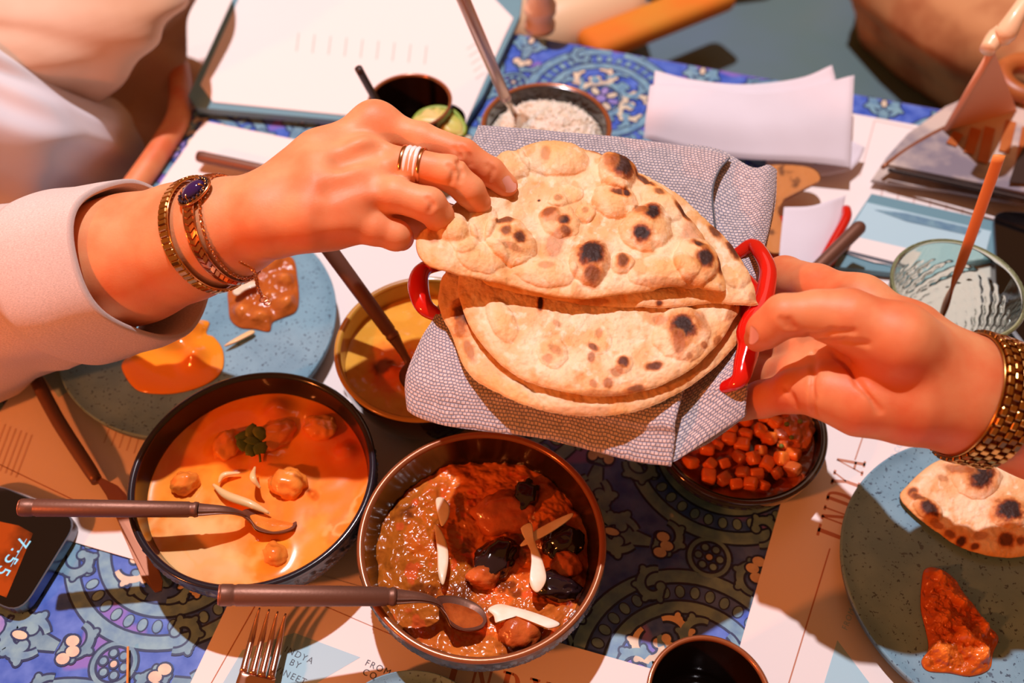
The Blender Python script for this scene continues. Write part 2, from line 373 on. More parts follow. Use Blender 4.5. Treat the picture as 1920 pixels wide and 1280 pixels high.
# ------------------------------------------------------------------ implicit bodies (smooth union of cones, meshed with surface nets)
class Body:
    def __init__(s): s.pr = []
    def cone(s, a, ra, b, rb, k=.008, sub=False): s.pr.append((np.array(a, float), ra, np.array(b, float), rb, k, sub)); return s
    def chain(s, pts, k=.008, k0=None):
        """pts: (px, py, h, radius_px)"""
        W3 = [(P(x, y, h), r * mpp(x, y, h)) for x, y, h, r in pts]
        for i in range(len(W3) - 1): s.cone(W3[i][0], W3[i][1], W3[i + 1][0], W3[i + 1][1], k0 if (i == 0 and k0) else k)
        return s
    @staticmethod
    def _d(p, a, ra, b, rb):
        ab = b - a; l = ab @ ab + 1e-12; t = np.clip(((p - a) @ ab) / l, 0, 1)
        return np.linalg.norm(p - a - t[..., None] * ab, axis=-1) - (ra + (rb - ra) * t)
    def sdf(s, p):
        d = np.full(p.shape[:-1], 9.)
        for a, ra, b, rb, k, sub in s.pr:
            e = s._d(p, a, ra, b, rb)
            if sub: h = np.clip(.5 - .5 * (d + e) / k, 0, 1); d = d * (1 - h) - e * h + k * h * (1 - h)
            else: h = np.clip(.5 + .5 * (d - e) / k, 0, 1); d = d * (1 - h) + e * h - k * h * (1 - h)
        return d
    def mesh(s, name, res, mt, parent=None, disp=None):
        lo = np.min([np.minimum(a - ra, b - rb) for a, ra, b, rb, k, sub in s.pr if not sub], 0) - 4 * res
        hi = np.max([np.maximum(a + ra, b + rb) for a, ra, b, rb, k, sub in s.pr if not sub], 0) + 4 * res
        n = np.ceil((hi - lo) / res).astype(int) + 1
        ax = [lo[i] + res * np.arange(n[i]) for i in range(3)]
        G = np.full(n, .5, np.float32)
        for a, ra, b, rb, k, sub in s.pr:
            m = k * 1.2 + 3 * res
            l0 = np.maximum(((np.minimum(a - ra, b - rb) - m - lo) / res).astype(int), 0)
            h0 = np.minimum(((np.maximum(a + ra, b + rb) + m - lo) / res).astype(int) + 2, n)
            sl = tuple(slice(l0[i], h0[i]) for i in range(3))
            p = np.stack(np.meshgrid(*[ax[i][sl[i]] for i in range(3)], indexing='ij'), -1).astype(np.float32)
            e = s._d(p, a.astype(np.float32), ra, b.astype(np.float32), rb); d = G[sl]
            if sub: h = np.clip(.5 - .5 * (d + e) / k, 0, 1); G[sl] = d * (1 - h) - e * h + k * h * (1 - h)
            else: h = np.clip(.5 + .5 * (d - e) / k, 0, 1); G[sl] = d * (1 - h) + e * h - k * h * (1 - h)
        ins = G < 0
        cc = np.zeros(np.array(n) - 1, np.int8)
        for i in (0, 1):
            for j in (0, 1):
                for k in (0, 1): cc += ins[i:n[0] - 1 + i, j:n[1] - 1 + j, k:n[2] - 1 + k]
        cells = np.argwhere((cc > 0) & (cc < 8)); idx = -np.ones(cc.shape, int); idx[tuple(cells.T)] = np.arange(len(cells))
        acc = np.zeros((len(cells), 3)); cnt = np.zeros(len(cells))
        offs = np.array([[i, j, k] for i in (0, 1) for j in (0, 1) for k in (0, 1)])
        for a in range(8):
            for b in range(a + 1, 8):
                if np.abs(offs[a] - offs[b]).sum() != 1: continue
                A = cells + offs[a]; B = cells + offs[b]; ga = G[tuple(A.T)]; gb = G[tuple(B.T)]
                m = (ga < 0) != (gb < 0); t = np.where(m, ga / (ga - gb + 1e-20), 0)
                acc[m] += (A + t[:, None] * (B - A))[m]; cnt[m] += 1
        V = lo + res * acc / cnt[:, None]
        F = []
        for axis in range(3):
            o = [0, 0, 0]; o[axis] = 1
            A = ins[:n[0] - o[0], :n[1] - o[1], :n[2] - o[2]]; B = ins[o[0]:, o[1]:, o[2]:]
            e = np.argwhere(A != B); b1, b2 = [q for q in range(3) if q != axis]
            e = e[(e[:, b1] > 0) & (e[:, b2] > 0) & (e[:, b1] < n[b1] - 1) & (e[:, b2] < n[b2] - 1)]
            d1 = np.zeros(3, int); d1[b1] = 1; d2 = np.zeros(3, int); d2[b2] = 1
            q = np.stack([idx[tuple((e - d1 - d2).T)], idx[tuple((e - d2).T)], idx[tuple(e.T)], idx[tuple((e - d1).T)]], -1)
            fl = A[tuple(e.T)]
            if axis == 1: fl = ~fl
            q[~fl] = q[~fl][:, ::-1]; F.append(q)
        F = np.vstack(F); F = F[(F >= 0).all(1)]
        if disp is not None: V = disp(V)
        return mk(name, V, F, mt, parent)
    def ring(s, c, nrm, off, n=96, phase=0, start=.001, ref=(0, 0, 1)):
        """points around the body in the plane (c, nrm), lifted off the surface by 'off' (number or array)"""
        c = np.array(c, float); nrm = np.array(nrm, float); nrm /= np.linalg.norm(nrm)
        e1 = np.array(ref, float) - nrm * (np.array(ref, float) @ nrm); e1 /= np.linalg.norm(e1); e2 = np.cross(nrm, e1)
        a = np.linspace(0, 2 * PI, n, endpoint=False) + phase
        D = np.cos(a)[:, None] * e1 + np.sin(a)[:, None] * e2; t = np.full(n, start); off = np.broadcast_to(off, (n,))
        for _ in range(60):
            d = s.sdf(c + t[:, None] * D) - off; t = t - d * .8
        return c + t[:, None] * D, D, nrm

# ================================================================== SETTING
fl = box('floor', (0, .6, -.755), (6, 6, .05), 'floor'); fl['kind'] = 'structure'
# table: top slab, pedestal; painted ornament lies on the slab
tb = thing('dining_table', 'dining table painted with blue, teal and cream ornament under all the dishes', 'table', UV(.2, .25, -.73))
def uvbox(name, u0, u1, v0, v1, z0, z1, m, par, bev=0):
    c = UV((u0 + u1) / 2, (v0 + v1) / 2, (z0 + z1) / 2)
    return box(name, c, (u1 - u0, v1 - v0, z1 - z0), m, par, rot=UA, bev=bev)
uvbox('tabletop', -.5, 1.0, -.32, .818, -.03, -.001, 'tablebase', tb, .004)
uvbox('leg', .1, .22, .2, .32, -.7, -.03, 'dark', tb, .01)
uvbox('base', -.1, .42, 0, .52, -.73, -.7, 'dark', tb, .01)

# ---- painted ornament: flat shapes, each with a navy outline under it
class Ink:
    def __init__(s): s.V = []; s.F = []
    def add(s, pts, z):
        b = len(s.V); s.V += [(*UV(p[0], p[1])[:2], z) for p in pts]; s.F.append(list(range(b, b + len(pts))))
        for i in range(b, len(s.V)): s.V[i] = (s.V[i][0], s.V[i][1], z + (len(s.F) % 29) * 3e-6)
    def strip(s, pts, w, z):
        p = np.asarray(pts, float); T = np.gradient(p, axis=0); T /= np.linalg.norm(T, axis=1)[:, None] + 1e-9
        Nn = np.stack([-T[:, 1], T[:, 0]], -1); w = np.broadcast_to(w, (len(p),))[:, None] / 2
        A = p + Nn * w; B = p - Nn * w
        for i in range(len(p) - 1): s.add([B[i], B[i + 1], A[i + 1], A[i]], z)
    def disc(s, c, r, z, n=12, sq=1, rot=0):
        a = np.linspace(0, 2 * PI, n, endpoint=False); x = r * np.cos(a); y = r * sq * np.sin(a)
        s.add(np.stack([c[0] + x * math.cos(rot) - y * math.sin(rot), c[1] + x * math.sin(rot) + y * math.cos(rot)], -1), z)
INK = {k: Ink() for k in ('navy', 'teal', 'tealdark', 'cream', 'lilac')}
ZL = -.00085
def dstrip(col, pts, w, lv=1, ow=.0016):
    INK['navy'].strip(pts, np.asarray(w) + 2 * ow, ZL + lv * .0002 - .0001); INK[col].strip(pts, w, ZL + lv * .0002)
def ddisc(col, c, r, lv=1, ow=.0014, sq=1, rot=0):
    INK['navy'].disc(c, r + ow, ZL + lv * .0002 - .0001, 14, (r * sq + ow) / (r + ow), rot); INK[col].disc(c, r, ZL + lv * .0002, 14, sq, rot)
def arc(c, r, a0, a1, n=40):
    a = np.linspace(a0, a1, n); return np.stack([c[0] + r * np.cos(a), c[1] + r * np.sin(a)], -1)
def scroll(col, c, ang, size, mir=1, lv=2):
    """acanthus scroll: a tapering spiral stem with lobes on its outer side"""
    t = np.linspace(0, 1, 26); a = t * 1.55 * PI; r = size * (1 - .68 * t)
    x = r * np.cos(a) - size; y = r * np.sin(a) * mir
    R = lambda x, y: (c[0] + x * math.cos(ang) - y * math.sin(ang), c[1] + x * math.sin(ang) + y * math.cos(ang))
    pts = np.array([R(p, q) for p, q in zip(x, y)])
    dstrip(col, pts, size * (.22 + .22 * np.sin(t * PI)), lv)
    ddisc(col, pts[-1], size * .24, lv)
    for k, q in ((4, 1.22), (9, 1.30), (14, 1.38), (19, 1.5)):
        p = R(r[k] * q * math.cos(a[k]) - size, r[k] * q * math.sin(a[k]) * mir); ddisc(col, p, size * .22, lv, sq=.7, rot=ang + mir * a[k])
        ddisc(col, R(r[k] * 1.08 * math.cos(a[k] + .1) - size, r[k] * 1.08 * math.sin(a[k] + .1) * mir), size * .20, lv)
def medallion(c, R0, ph=0):
    for r, w, cl in ((R0, .0085, 'teal'), (R0 * .70, .0075, 'teal'), (R0 * .28, .004, 'tealdark')):
        dstrip(cl, arc(c, r, 0, 2 * PI, 70), w)
    n = int(2 * PI * R0 * .845 / .0100)
    for i in range(n):
        a = 2 * PI * i / n; p = (c[0] + R0 * .848 * math.cos(a), c[1] + R0 * .848 * math.sin(a))
        ddisc('teal', p, .0040, 1, .0008, sq=.72, rot=a)
    for i in range(6):
        a = ph + 2 * PI * i / 6; e = (math.cos(a), math.sin(a))
        for mr in (-1, 1):
            aa = a + mr * .17
            scroll('cream' if i % 2 == 0 else 'teal', (c[0] + R0 * .61 * math.cos(aa), c[1] + R0 * .61 * math.sin(aa)), a, R0 * .185, mr)
        dstrip('teal', np.array([(c[0] + R0 * q * e[0], c[1] + R0 * q * e[1]) for q in (.32, .40, .48)]), np.array([.006, .009, .003]), 2)
    for i in range(8):
        a = ph + 2 * PI * i / 8; ddisc('cream' if i % 2 else 'lilac', (c[0] + R0 * .17 * math.cos(a), c[1] + R0 * .17 * math.sin(a)), R0 * .075, 2, sq=.6, rot=a)
    ddisc('lilac', c, R0 * .07, 3)
def filler(c, s, ph=0):
    """the leafy cross between four medallions"""
    for i in range(4):
        a = ph + i * PI / 2; e = np.array([math.cos(a), math.sin(a)]); f = np.array([-e[1], e[0]]); c2 = np.array(c)
        dstrip('tealdark', np.array([c2 + e * s * q for q in (.05, .3, .55, .8)]), s * np.array([.14, .26, .2, .1]), 1)
        for mr in (-1, 1):
            scroll('teal', tuple(c2 + e * s * .62 + f * mr * s * .1), a + mr * .5, s * .27, mr)
            scroll('tealdark', tuple(c2 + e * s * .95 + f * mr * s * .30), a + PI / 2, s * .21, -mr)
        for k3 in (-1, 0, 1): ddisc('cream', tuple(c2 + e * s * (.93 + .06 * (k3 == 0)) + f * k3 * s * .10), s * .075, 3, sq=.8, rot=a)
        ddisc('cream', tuple(c2 + e * s * .34), s * .09, 3, sq=.5, rot=a)
    ddisc('lilac', c, s * .13, 3)
def rosette(c, s):
    dstrip('tealdark', arc(c, s, 0, 2 * PI, 30), s * .2)
    for i in range(6):
        a = i * PI / 3; ddisc('teal', (c[0] + s * .55 * math.cos(a), c[1] + s * .55 * math.sin(a)), s * .17, 2)
    ddisc('cream', c, s * .16, 2)
PIT = .178
o = np.array([P(1290, 1270, 0).x, P(1290, 1270, 0).y]); ou, ov = float(o @ UD), float(o @ VD) - .004
for i in range(-4, 6):
    for j in range(-1, 5):
        cu, cv = ou + i * PIT, ov + j * PIT
        if -.60 < cu < .95 and -.1 < cv < .9:
            medallion((cu, cv), .072, .3 * i + .2)
        fu, fv = cu + PIT / 2, cv + PIT / 2
        if -.56 < fu < .9 and -.1 < fv < .86: filler((fu, fv), .060)
        for q in ((cu + PIT / 2, cv), (cu, cv + PIT / 2)):
            if -.56 < q[0] < .9 and -.1 < q[1] < .86: rosette(q, .0135)
def clipuv(V, F):
    V = np.array(V); u = V[:, :2] @ UD; v = V[:, :2] @ VD
    ok = (u > -.498) & (u < .98) & (v < .816) & (v > -.31)
    return V, [f for f in F if ok[f].all()]
for k, ik in INK.items():
    V, F = clipuv(ik.V, ik.F); mk('ornament', V, F, k, tb, smooth=False)['kind'] = 'stuff'

# ================================================================== PRINTED SHEETS
def uvrect(u0, v0, u1, v1, ang=0, cut=0, piv=None):
    pts = [(u0, v0), (u1, v0), (u1, v1), (u0 + cut, v1), (u0, v1 - cut)] if cut else [(u0, v0), (u1, v0), (u1, v1), (u0, v1)]
    px, py = piv or (u0, v0); c, s = math.cos(ang), math.sin(ang)
    return [UV(px + (u - px) * c - (v - py) * s, py + (u - px) * s + (v - py) * c)[:2] for u, v in pts]
def pline(par, a, b, w, z, m):
    A = P(*a, z); B = P(*b, z); d = (B - A); d.z = 0; n = Vector((-d.y, d.x, 0)).normalized() * w / 2
    return poly('printed_line', [tuple((A + n)[:2]), tuple((A - n)[:2]), tuple((B - n)[:2]), tuple((B + n)[:2])], z, m, par, .00008)
def text(s, size, px, px2, z, m, par, name='printed_text', xs=1.0):
    """lettering starting at px, running towards px2 (photo positions on height z)"""
    c = bpy.data.curves.new('t', 'FONT'); c.body = s; c.size = size; c.space_character = 1.25
    o = bpy.data.objects.new('t', c); COL.objects.link(o); bpy.context.view_layer.update()
    me = bpy.data.meshes.new_from_object(o.evaluated_get(bpy.context.evaluated_depsgraph_get())); bpy.data.objects.remove(o)
    me.materials.clear(); me.materials.append(M[m])
    A = P(*px, z); B = P(*px2, z); an = math.atan2(B.y - A.y, B.x - A.x)
    for v in me.vertices:
        x, y = v.co.x * xs, v.co.y; v.co = (A.x + x * math.cos(an) - y * math.sin(an), A.y + x * math.sin(an) + y * math.cos(an), z)
    me.name = name; o = bpy.data.objects.new(name, me); link(o, par)
    if par is not None: o.matrix_parent_inverse = Matrix.Translation(par.location).inverted()
    return o
SERIF = {'I': ([[(.35, .0), (.65, 0), (.65, 1), (.35, 1)], [(.05, 0), (.95, 0), (.95, .09), (.05, .09)], [(.05, .91), (.95, .91), (.95, 1), (.05, 1)]], 1.0),
 'N': ([[(.12, 0), (.24, 0), (.24, 1), (.12, 1)], [(.86, 0), (.98, 0), (.98, 1), (.86, 1)], [(.12, 1), (.36, 1), (.98, 0), (.76, 0)], [(0, 0), (.38, 0), (.38, .08), (0, .08)], [(0, .92), (.3, .92), (.3, 1), (0, 1)], [(.72, .92), (1.1, .92), (1.1, 1), (.72, 1)]], 1.15),
 'D': ([[(.12, 0), (.38, 0), (.38, 1), (.12, 1)], [(0, 0), (.5, 0), (.5, .09), (0, .09)], [(0, .91), (.5, .91), (.5, 1), (0, 1)]] +
       [[(.48 + a[0] * .47, .5 + a[1] * .5), (.48 + b[0] * .47, .5 + b[1] * .5), (.46 + b[0] * .24, .5 + b[1] * .41), (.46 + a[0] * .24, .5 + a[1] * .41)]
        for a, b in [((math.cos(t), math.sin(t)), (math.cos(t + PI / 12), math.sin(t + PI / 12))) for t in np.arange(-PI / 2, PI / 2 - .01, PI / 12)]], 1.05),
 'Y': ([[(.40, 0), (.66, 0), (.66, .5), (.40, .5)], [(.40, .5), (.66, .5), (.30, 1), (.02, 1)], [(.48, .5), (.62, .5), (1.0, 1), (.88, 1)], [(.26, 0), (.80, 0), (.80, .09), (.26, .09)], [(-.06, .91), (.44, .91), (.44, 1), (-.06, 1)], [(.74, .91), (1.12, .91), (1.12, 1), (.74, 1)]], 1.1),
 'A': ([[(.10, 0), (.20, 0), (.58, 1), (.48, 1)], [(.80, 0), (1.06, 0), (.66, 1), (.44, 1)], [(.24, .3), (.90, .3), (.90, .38), (.26, .38)], [(-.04, 0), (.34, 0), (.34, .08), (-.04, .08)], [(.68, 0), (1.18, 0), (1.18, .08), (.68, .08)]], 1.15)}
def serif_word(word, a, b, hgt, z, m, par, flipup=1):
    A = P(*a, z); B = P(*b, z); d = (B - A); d.z = 0; Ln = d.length; d.normalize(); up = Vector((-d.y, d.x, 0)) * flipup
    tot = sum(SERIF[c][1] for c in word) + .34 * (len(word) - 1); sc = Ln / tot; x = 0
    for ch in word:
        V = []; F = []
        for q in SERIF[ch][0]:
            k = len(V); V += [tuple(A + d * (x + p[0]) * sc + up * p[1] * hgt) for p in q]; F.append([k + i for i in range(len(q))])
        mk('printed_letter', V, F, m, par, smooth=False); x += SERIF[ch][1] + .34
def paper_thing(name, label, cat, pts, z, th=.0004, m='paper', group=None):
    c = np.mean(np.array(pts), 0); t = thing(name, label, cat, (c[0], c[1], z), group)
    poly('sheet', pts, z, m, t, th); return t, z + th + .00005

# placemat under the left plate
pm1, z1 = paper_thing('paper_placemat', 'white printed paper placemat under the left blue plate and knife', 'placemat', uvrect(-.479, .184, -.150, .602), .0003)
pline(pm1, (-60, 842), (140, 938), .0006, z1, 'print_line')
for k in range(6): pline(pm1, (10 + k * 10, 795 + k * 4), (-20 + k * 10, 875 + k * 4), .0014, z1, 'print_faint')
for k in range(7): pline(pm1, (215 + k * 14, 775 + k * 3), (195 + k * 14, 830 + k * 5), .0012, z1, 'print_faint')
ppoly('printed_triangle', [(95, 655), (150, 720), (110, 745), (70, 690)], z1, 'print_blue', pm1, .00006)
ppoly('printed_triangle', [(655, 690), (700, 640), (712, 652), (668, 702)], z1, 'print_blue', pm1, .00006)
# placemat bottom centre
pm2, z2 = paper_thing('paper_placemat', 'white printed placemat with pale blue diamond under the fork at the bottom edge', 'placemat', uvrect(-.246, -.17, .045, .2085, 0), .0008)
pline(pm2, (487, 1120), (385, 1300), .0007, z2, 'print_line')
pline(pm2, (590, 1128), (740, 1192), .0005, z2, 'print_line')
ppoly('printed_diamond', [(400, 1310), (455, 1218), (552, 1186), (676, 1232), (560, 1300)], z2, 'print_blue', pm2, .00006)
z2b = z2 + .00012
text('INDYA', .0058, (532, 1221), (580, 1243), z2b, 'print_grey', pm2); text('BY', .0058, (541, 1245), (570, 1258), z2b, 'print_grey', pm2)
text('VINEET', .0058, (513, 1258), (570, 1284), z2b, 'print_grey', pm2)
text('FROM', .0058, (683, 1246), (712, 1259), z2b, 'print_grey', pm2); text('COAST', .0058, (678, 1263), (707, 1276), z2b, 'print_grey', pm2)
serif_word('INDYA', (826, 1277), (1085, 1345), .0165, z2, 'print_copper', pm2)
# placemat at the right, lettering along its left side
pm3, z3 = paper_thing('paper_placemat', 'white printed placemat with large copper lettering beside the right blue plate', 'placemat', uvrect(.084, -.12, .385, .47, math.radians(-7), piv=(.0855, .23)), .0013)
serif_word('INDYA', (1584, 1024), (1624, 866), .0200, z3, 'print_copper', pm3)
pline(pm3, (1556, 1028), (1470, 1310), .0009, z3, 'print_copper'); pline(pm3, (1603, 862), (1620, 812), .0009, z3, 'print_copper')
ppoly('printed_triangle', [(1570, 1200), (1668, 1330), (1530, 1330)], z3, 'print_blue', pm3, .00006)
text('FROM COAST', .0052, (1588, 1182), (1600, 1150), z3 + .0001, 'print_blue', pm3)
text('TO COAST', .0052, (1672, 868), (1684, 848), z3 + .0001, 'print_blue', pm3)
for k in range(3): pline(pm3, (1596 + k * 7, 968 - k * 4), (1610 + k * 7, 918 - k * 4), .0006, z3, 'print_grey')
# far right placemat
pm4, z4 = paper_thing('paper_placemat', 'white printed placemat with a cut corner under the folded white napkin and glass', 'placemat', uvrect(.045, .44, .62, .782, 0, cut=.05), .0018)
pline(pm4, (1640, 226), (1612, 330), .0012, z4, 'print_faint'); pline(pm4, (1640, 226), (1740, 246), .0012, z4, 'print_faint')
for k in range(7): pline(pm4, (1655 + 30 * k, 352 + 8 * k), (1650 + 30 * k, 382 + 8 * k), .0016, z4, 'print_faint')

# menu on a teal clip board, upper left
t = thing('menu_board', 'large white menu sheet held on a teal board at the far left', 'menu', P(650, 120, 0))
zb = .012
ppoly('backing_board', [(357, 190), (372, 212), (640, 236), (868, 246), (905, 190), (975, 40), (985, -45), (470, -60)], .004, 'board', t, .007)
ppoly('menu_sheet', [(400, 192), (376, 160), (470, -50), (880, -50), (962, 35), (943, 75), (872, 235), (700, 222)], .0112, 'paper', t, .0008)
for k in range(9): pline(t, (560 + 30 * k, 62 + 3 * k), (556 + 30 * k, 96 + 3 * k), .0013, .0121, 'print_faint')
for k in range(5): pline(t, (876 + 4 * k, 92 + 14 * k), (893 + 4 * k, 80 + 14 * k), .0012, .0121, 'print_faint')
# second board with blue flyer behind the glass
t = thing('menu_board', 'teal board with a pale blue and white flyer behind the glass tumbler', 'menu', P(1700, 470, 0))
ppoly('backing_board', [(1560, 478), (1630, 372), (1880, 428), (1860, 492), (1690, 522), (1562, 508)], .004, 'board', t, .006)
ppoly('flyer', [(1570, 470), (1625, 380), (1858, 434), (1845, 485), (1690, 505)], .0105, 'print_blue', t, .0006)
ppoly('flyer_band', [(1570, 470), (1588, 440), (1720, 470), (1700, 500), (1640, 492)], .0112, 'paper', t, .0002)
ppoly('flyer_strip', [(1640, 393), (1700, 400), (1840, 432), (1830, 444), (1700, 415)], .0113, 'tealdark', t, .0002)  # slate teal strip along the flyer's far edge
pline(t, (1580, 470), (1700, 500), .004, .0114, 'print_grey'); 

# ================================================================== FAR BACKGROUND BEYOND THE TABLE
t = thing('bench_seat', 'slate green upholstered bench seat beyond the far table edge', 'bench', (.33, 1.15, -.73))
S0 = -.28
box('cushion', (.38, 1.15, S0 - .06), (.62, .50, .12), 'tealcloth', t, rot=math.radians(-38), bev=.03)
box('base', (.38, 1.15, -.55), (.5, .40, .36), 'dark', t, rot=math.radians(-38), bev=.01)
# bright white seat top left with red front edge
t = thing('chair', 'white leather chair with a red piped edge left of the menu board', 'chair', (-.42, 1.18, -.73))
box('seat', (-.40, 1.32, -.25), (.42, .42, .08), 'whiteseat', t, rot=math.radians(24), bev=.03)
tube('piping', [(-.52, 1.05, -.24), (-.43, 1.075, -.235), (-.34, 1.105, -.235), (-.26, 1.15, -.24)], .011, 'red', t, n=30)
for q in ((-.5, 1.2), (-.22, 1.3), (-.34, 1.5), (-.56, 1.4)): tube('leg', [(q[0], q[1], -.73), (q[0], q[1], -.28)], .014, 'dark', t)
tag(box('cushion', (.085, 1.19, -.22), (.2, .16, .12), 'cream_lacquer', rot=.5, bev=.045, smooth=True), 'small cream cushion standing on the floor side behind the pepper mill', 'cushion')
t = tag(box('folded_blanket', (.20, 1.13, -.185), (.24, .055, .03), 'orange', rot=.55, bev=.012, smooth=True), 'bright orange folded blanket on the bench beyond the far table edge', 'blanket')
t = tag(box('cushion', (.28, 1.40, -.14), (.22, .2, .14), 'orange', rot=.2, bev=.05, smooth=True), 'ochre cushion at the top behind the orange blanket', 'cushion')
# turned pepper mill at the far edge
c = P(1012, 52, 0); 
t = thing('pepper_mill', 'cream turned wooden pepper mill at the far table edge', 'mill', (c.x, c.y, 0))
lathe('body', [(0, 0), (.016, 0), (.0165, .006), (.013, .012), (.0165, .020), (.0165, .028), (.012, .036), (.0155, .046), (.0155, .056), (.011, .064), (.0105, .085), (.013, .092), (0, .092)], (c.x, c.y, 0), 'cream_lacquer', t, 32)
lathe('cap', [(0, .092), (.012, .092), (.0155, .102), (.0145, .116), (.006, .122), (0, .122)], (c.x, c.y, 0), 'cream_lacquer', t, 32)
# sand brown patterned garment / cushions top right
def cushion_mesh(name, c, rad, m, label, cat, seed, rot):
    o = lump(name, c, rad, m, None, seed, .12, 5, rot, 1.4, boxy=.55); tag(o, label, cat); return o
cushion_mesh('cushion', (.76, 1.10, -.16), (.30, .20, .10), 'sand', 'large sandy brown patterned cushion at the top right corner', 'cushion', 3, (.2, -.1, -.95))
cushion_mesh('cushion', (1.14, .80, -.05), (.17, .12, .08), 'sand', 'smaller sandy brown cushion behind the arched board', 'cushion', 5, (.2, 0, -.4))

# ================================================================== PLATES, BOWLS, CUPS
def plate(label, c, r, group=None, th=.020):
    t = thing('plate', label, 'plate', (c.x, c.y, .0005), group)
    # top surface is smooth stoneware, side is thick and slanted
    lathe('plate_top', [(0, th - .0025), (r * .90, th - .0025), (r * .955, th - .0018), (r * .985, th - .0002), (r * .998, th), (r, th - .0018)], (c.x, c.y, 0), 'plate', t, 128)
    lathe('plate_side', [(r, th - .0018), (r * .985, th * .55), (r * .93, .0035), (r * .90, .0022), (0, .0022)], (c.x, c.y, 0), 'plateside', t, 128)
    return t
cA, rA = circ(113, 628, 455, 748, .02)
cA = P(371, 598, .02); rA = 258 * mpp(371, 600, .02)
plate('blue speckled stoneware plate at the left holding two curry helpings', cA, rA)
cB = P(1870, 1075, .018); rB = (cB - P(1582, 1075, .018)).length
plate('blue speckled stoneware plate at the right with a piece of flatbread', cB, rB, th=.018)
cC = P(762, 1432, .018); rC = (cC - P(762, 1256, .018)).length * 1.0
plate('blue speckled stoneware plate just peeking in at the bottom edge', cC, rC, th=.018)

def bowl(name, label, c, r, h, m_in, m_out, m_rim, group=None, relief=None, wall=.004, foot=.5):
    t = thing(name, label, 'bowl', (c.x, c.y, .001), group)
    def mod(rr, z, a):
        if not relief: return rr, z
        rows, n = relief; tt = np.clip((z - h * .12) / (h * .74), 0, 1)
        v = tt * rows; row = np.floor(v); fv = v - row
        fu = (a / (2 * PI) * n + .5 * (row % 2)) % 1 - .5
        # overlapping fish scales: a raised arc around every scale
        d = np.sqrt((fu * 1.15) ** 2 + ((1 - fv) * .62) ** 2)
        ridge = np.exp(-((d - .50) / .10) ** 2) + .35 * np.exp(-(d / .22) ** 2)
        return rr + .0016 * ridge * (tt > 0) * (tt < 1), z
    k = np.linspace(0, 1, 44); ro = r * (foot + (1 - foot) * np.sin(k * PI / 2) ** .80); zo = h * .04 + (h * .93) * k ** 1.35
    outer = [(0, 0.0005), (r * foot * .9, 0.0005), (r * foot * .92, h * .04)] + list(zip(ro, zo))
    lathe('outer_wall', outer, (c.x, c.y, .001), m_out, t, 384 if relief else 96, mod)
    lathe('rim', [(ro[-1], zo[-1]), (r + .0004, h * .985), (r - .0006, h), (r - wall * .6, h + .0002), (r - wall, h * .985), (r - wall - .0003, h * .96)], (c.x, c.y, .001), m_rim, t, 128)
    ri = (ro - wall)[::-1]; zi = (zo + wall * .6)[::-1] 
    ri[0] = r - wall - .0003; zi[0] = h * .96
    lathe('inner_wall', list(zip(ri, zi)) + [(r * foot * .6, h * .1 + .002), (0, h * .1 + .002)], (c.x, c.y, .001), m_in, t, 128)
    def inner_r(z):
        o = np.argsort(zi); return float(np.interp(z - .001, zi[o], ri[o]))
    return t, inner_r
H1 = .058
c1, r1 = circ(246, 697, 697, 1110, H1)
b1, ir1 = bowl('bowl', 'navy glazed bowl with grey fish scale relief holding orange chicken curry', c1, r1, H1, 'navyglaze', 'relief', 'navyglaze', relief=(7, 46))
c2, r2 = circ(668, 1138, 810, 1243, H1)
b2, ir2 = bowl('bowl', 'brown glazed bowl with fish scale relief holding dark curry, bottom centre', c2, r2, H1, 'brownglaze', 'relief', 'rim', relief=(7, 48))
c3 = P(795, 648, .062); r3 = (c3 - P(628, 648, .062)).length
b3, ir3 = bowl('bowl', 'ochre lined black bowl of yellow dal behind the bread napkin', c3, r3, .062, 'ochre', 'blackglaze', 'ochre', foot=.55)
c4, r4 = circ(903, 1146, 155, 322, .055)
b4, ir4 = bowl('bowl', 'brown glazed bowl of white rice at the far side', c4, r4, .055, 'brownglaze', 'brownglaze', 'rim')
c5 = P(1385, 798, .034); r5 = (c5 - P(1548, 798, .034)).length
b5, ir5 = bowl('bowl', 'wide shallow dark bowl of diced vegetables under the right hand', c5, r5, .034, 'brownglaze', 'blackglaze', 'blackglaze', foot=.62)

def cup(label, c, r, h, fill=.72):
    t = thing('cup', label, 'cup', (c.x, c.y, .0015), 'black glazed cups')
    z = .0015
    lathe('body', [(0, 0), (r * .62, 0), (r * .70, .003), (r * .90, h * .35), (r * .99, h * .8), (r, h * .97)], (c.x, c.y, z), 'blackglaze', t, 80)
    lathe('rim', [(r, h * .97), (r + .0003, h * .99), (r - .001, h), (r - .0022, h * .992), (r - .0026, h * .97)], (c.x, c.y, z), 'rim', t, 80)
    lathe('inside', [(r - .0026, h * .97), (r * .94, h * .8), (r * .84, h * .3), (r * .6, h * .08), (0, h * .07)], (c.x, c.y, z), 'blackglaze', t, 80)
c6, r6 = circ(1211, 1449, 1194, 1430, .072)
c7, r7 = circ(693, 844, 137, 245, .072)
cup('empty black glazed cup at the bottom edge beside the placemat', c6, r6, .072)
cup('black glazed cup with a brown straw at the far side behind the hand', c7, r7, .072)
tag(tube('drinking_straw', [P(672, 128, .125), P(694, 168, .10), P(725, 222, .062)], .0033, 'darkstick', n=12), 'dark brown straw leaning in the far black cup', 'straw')
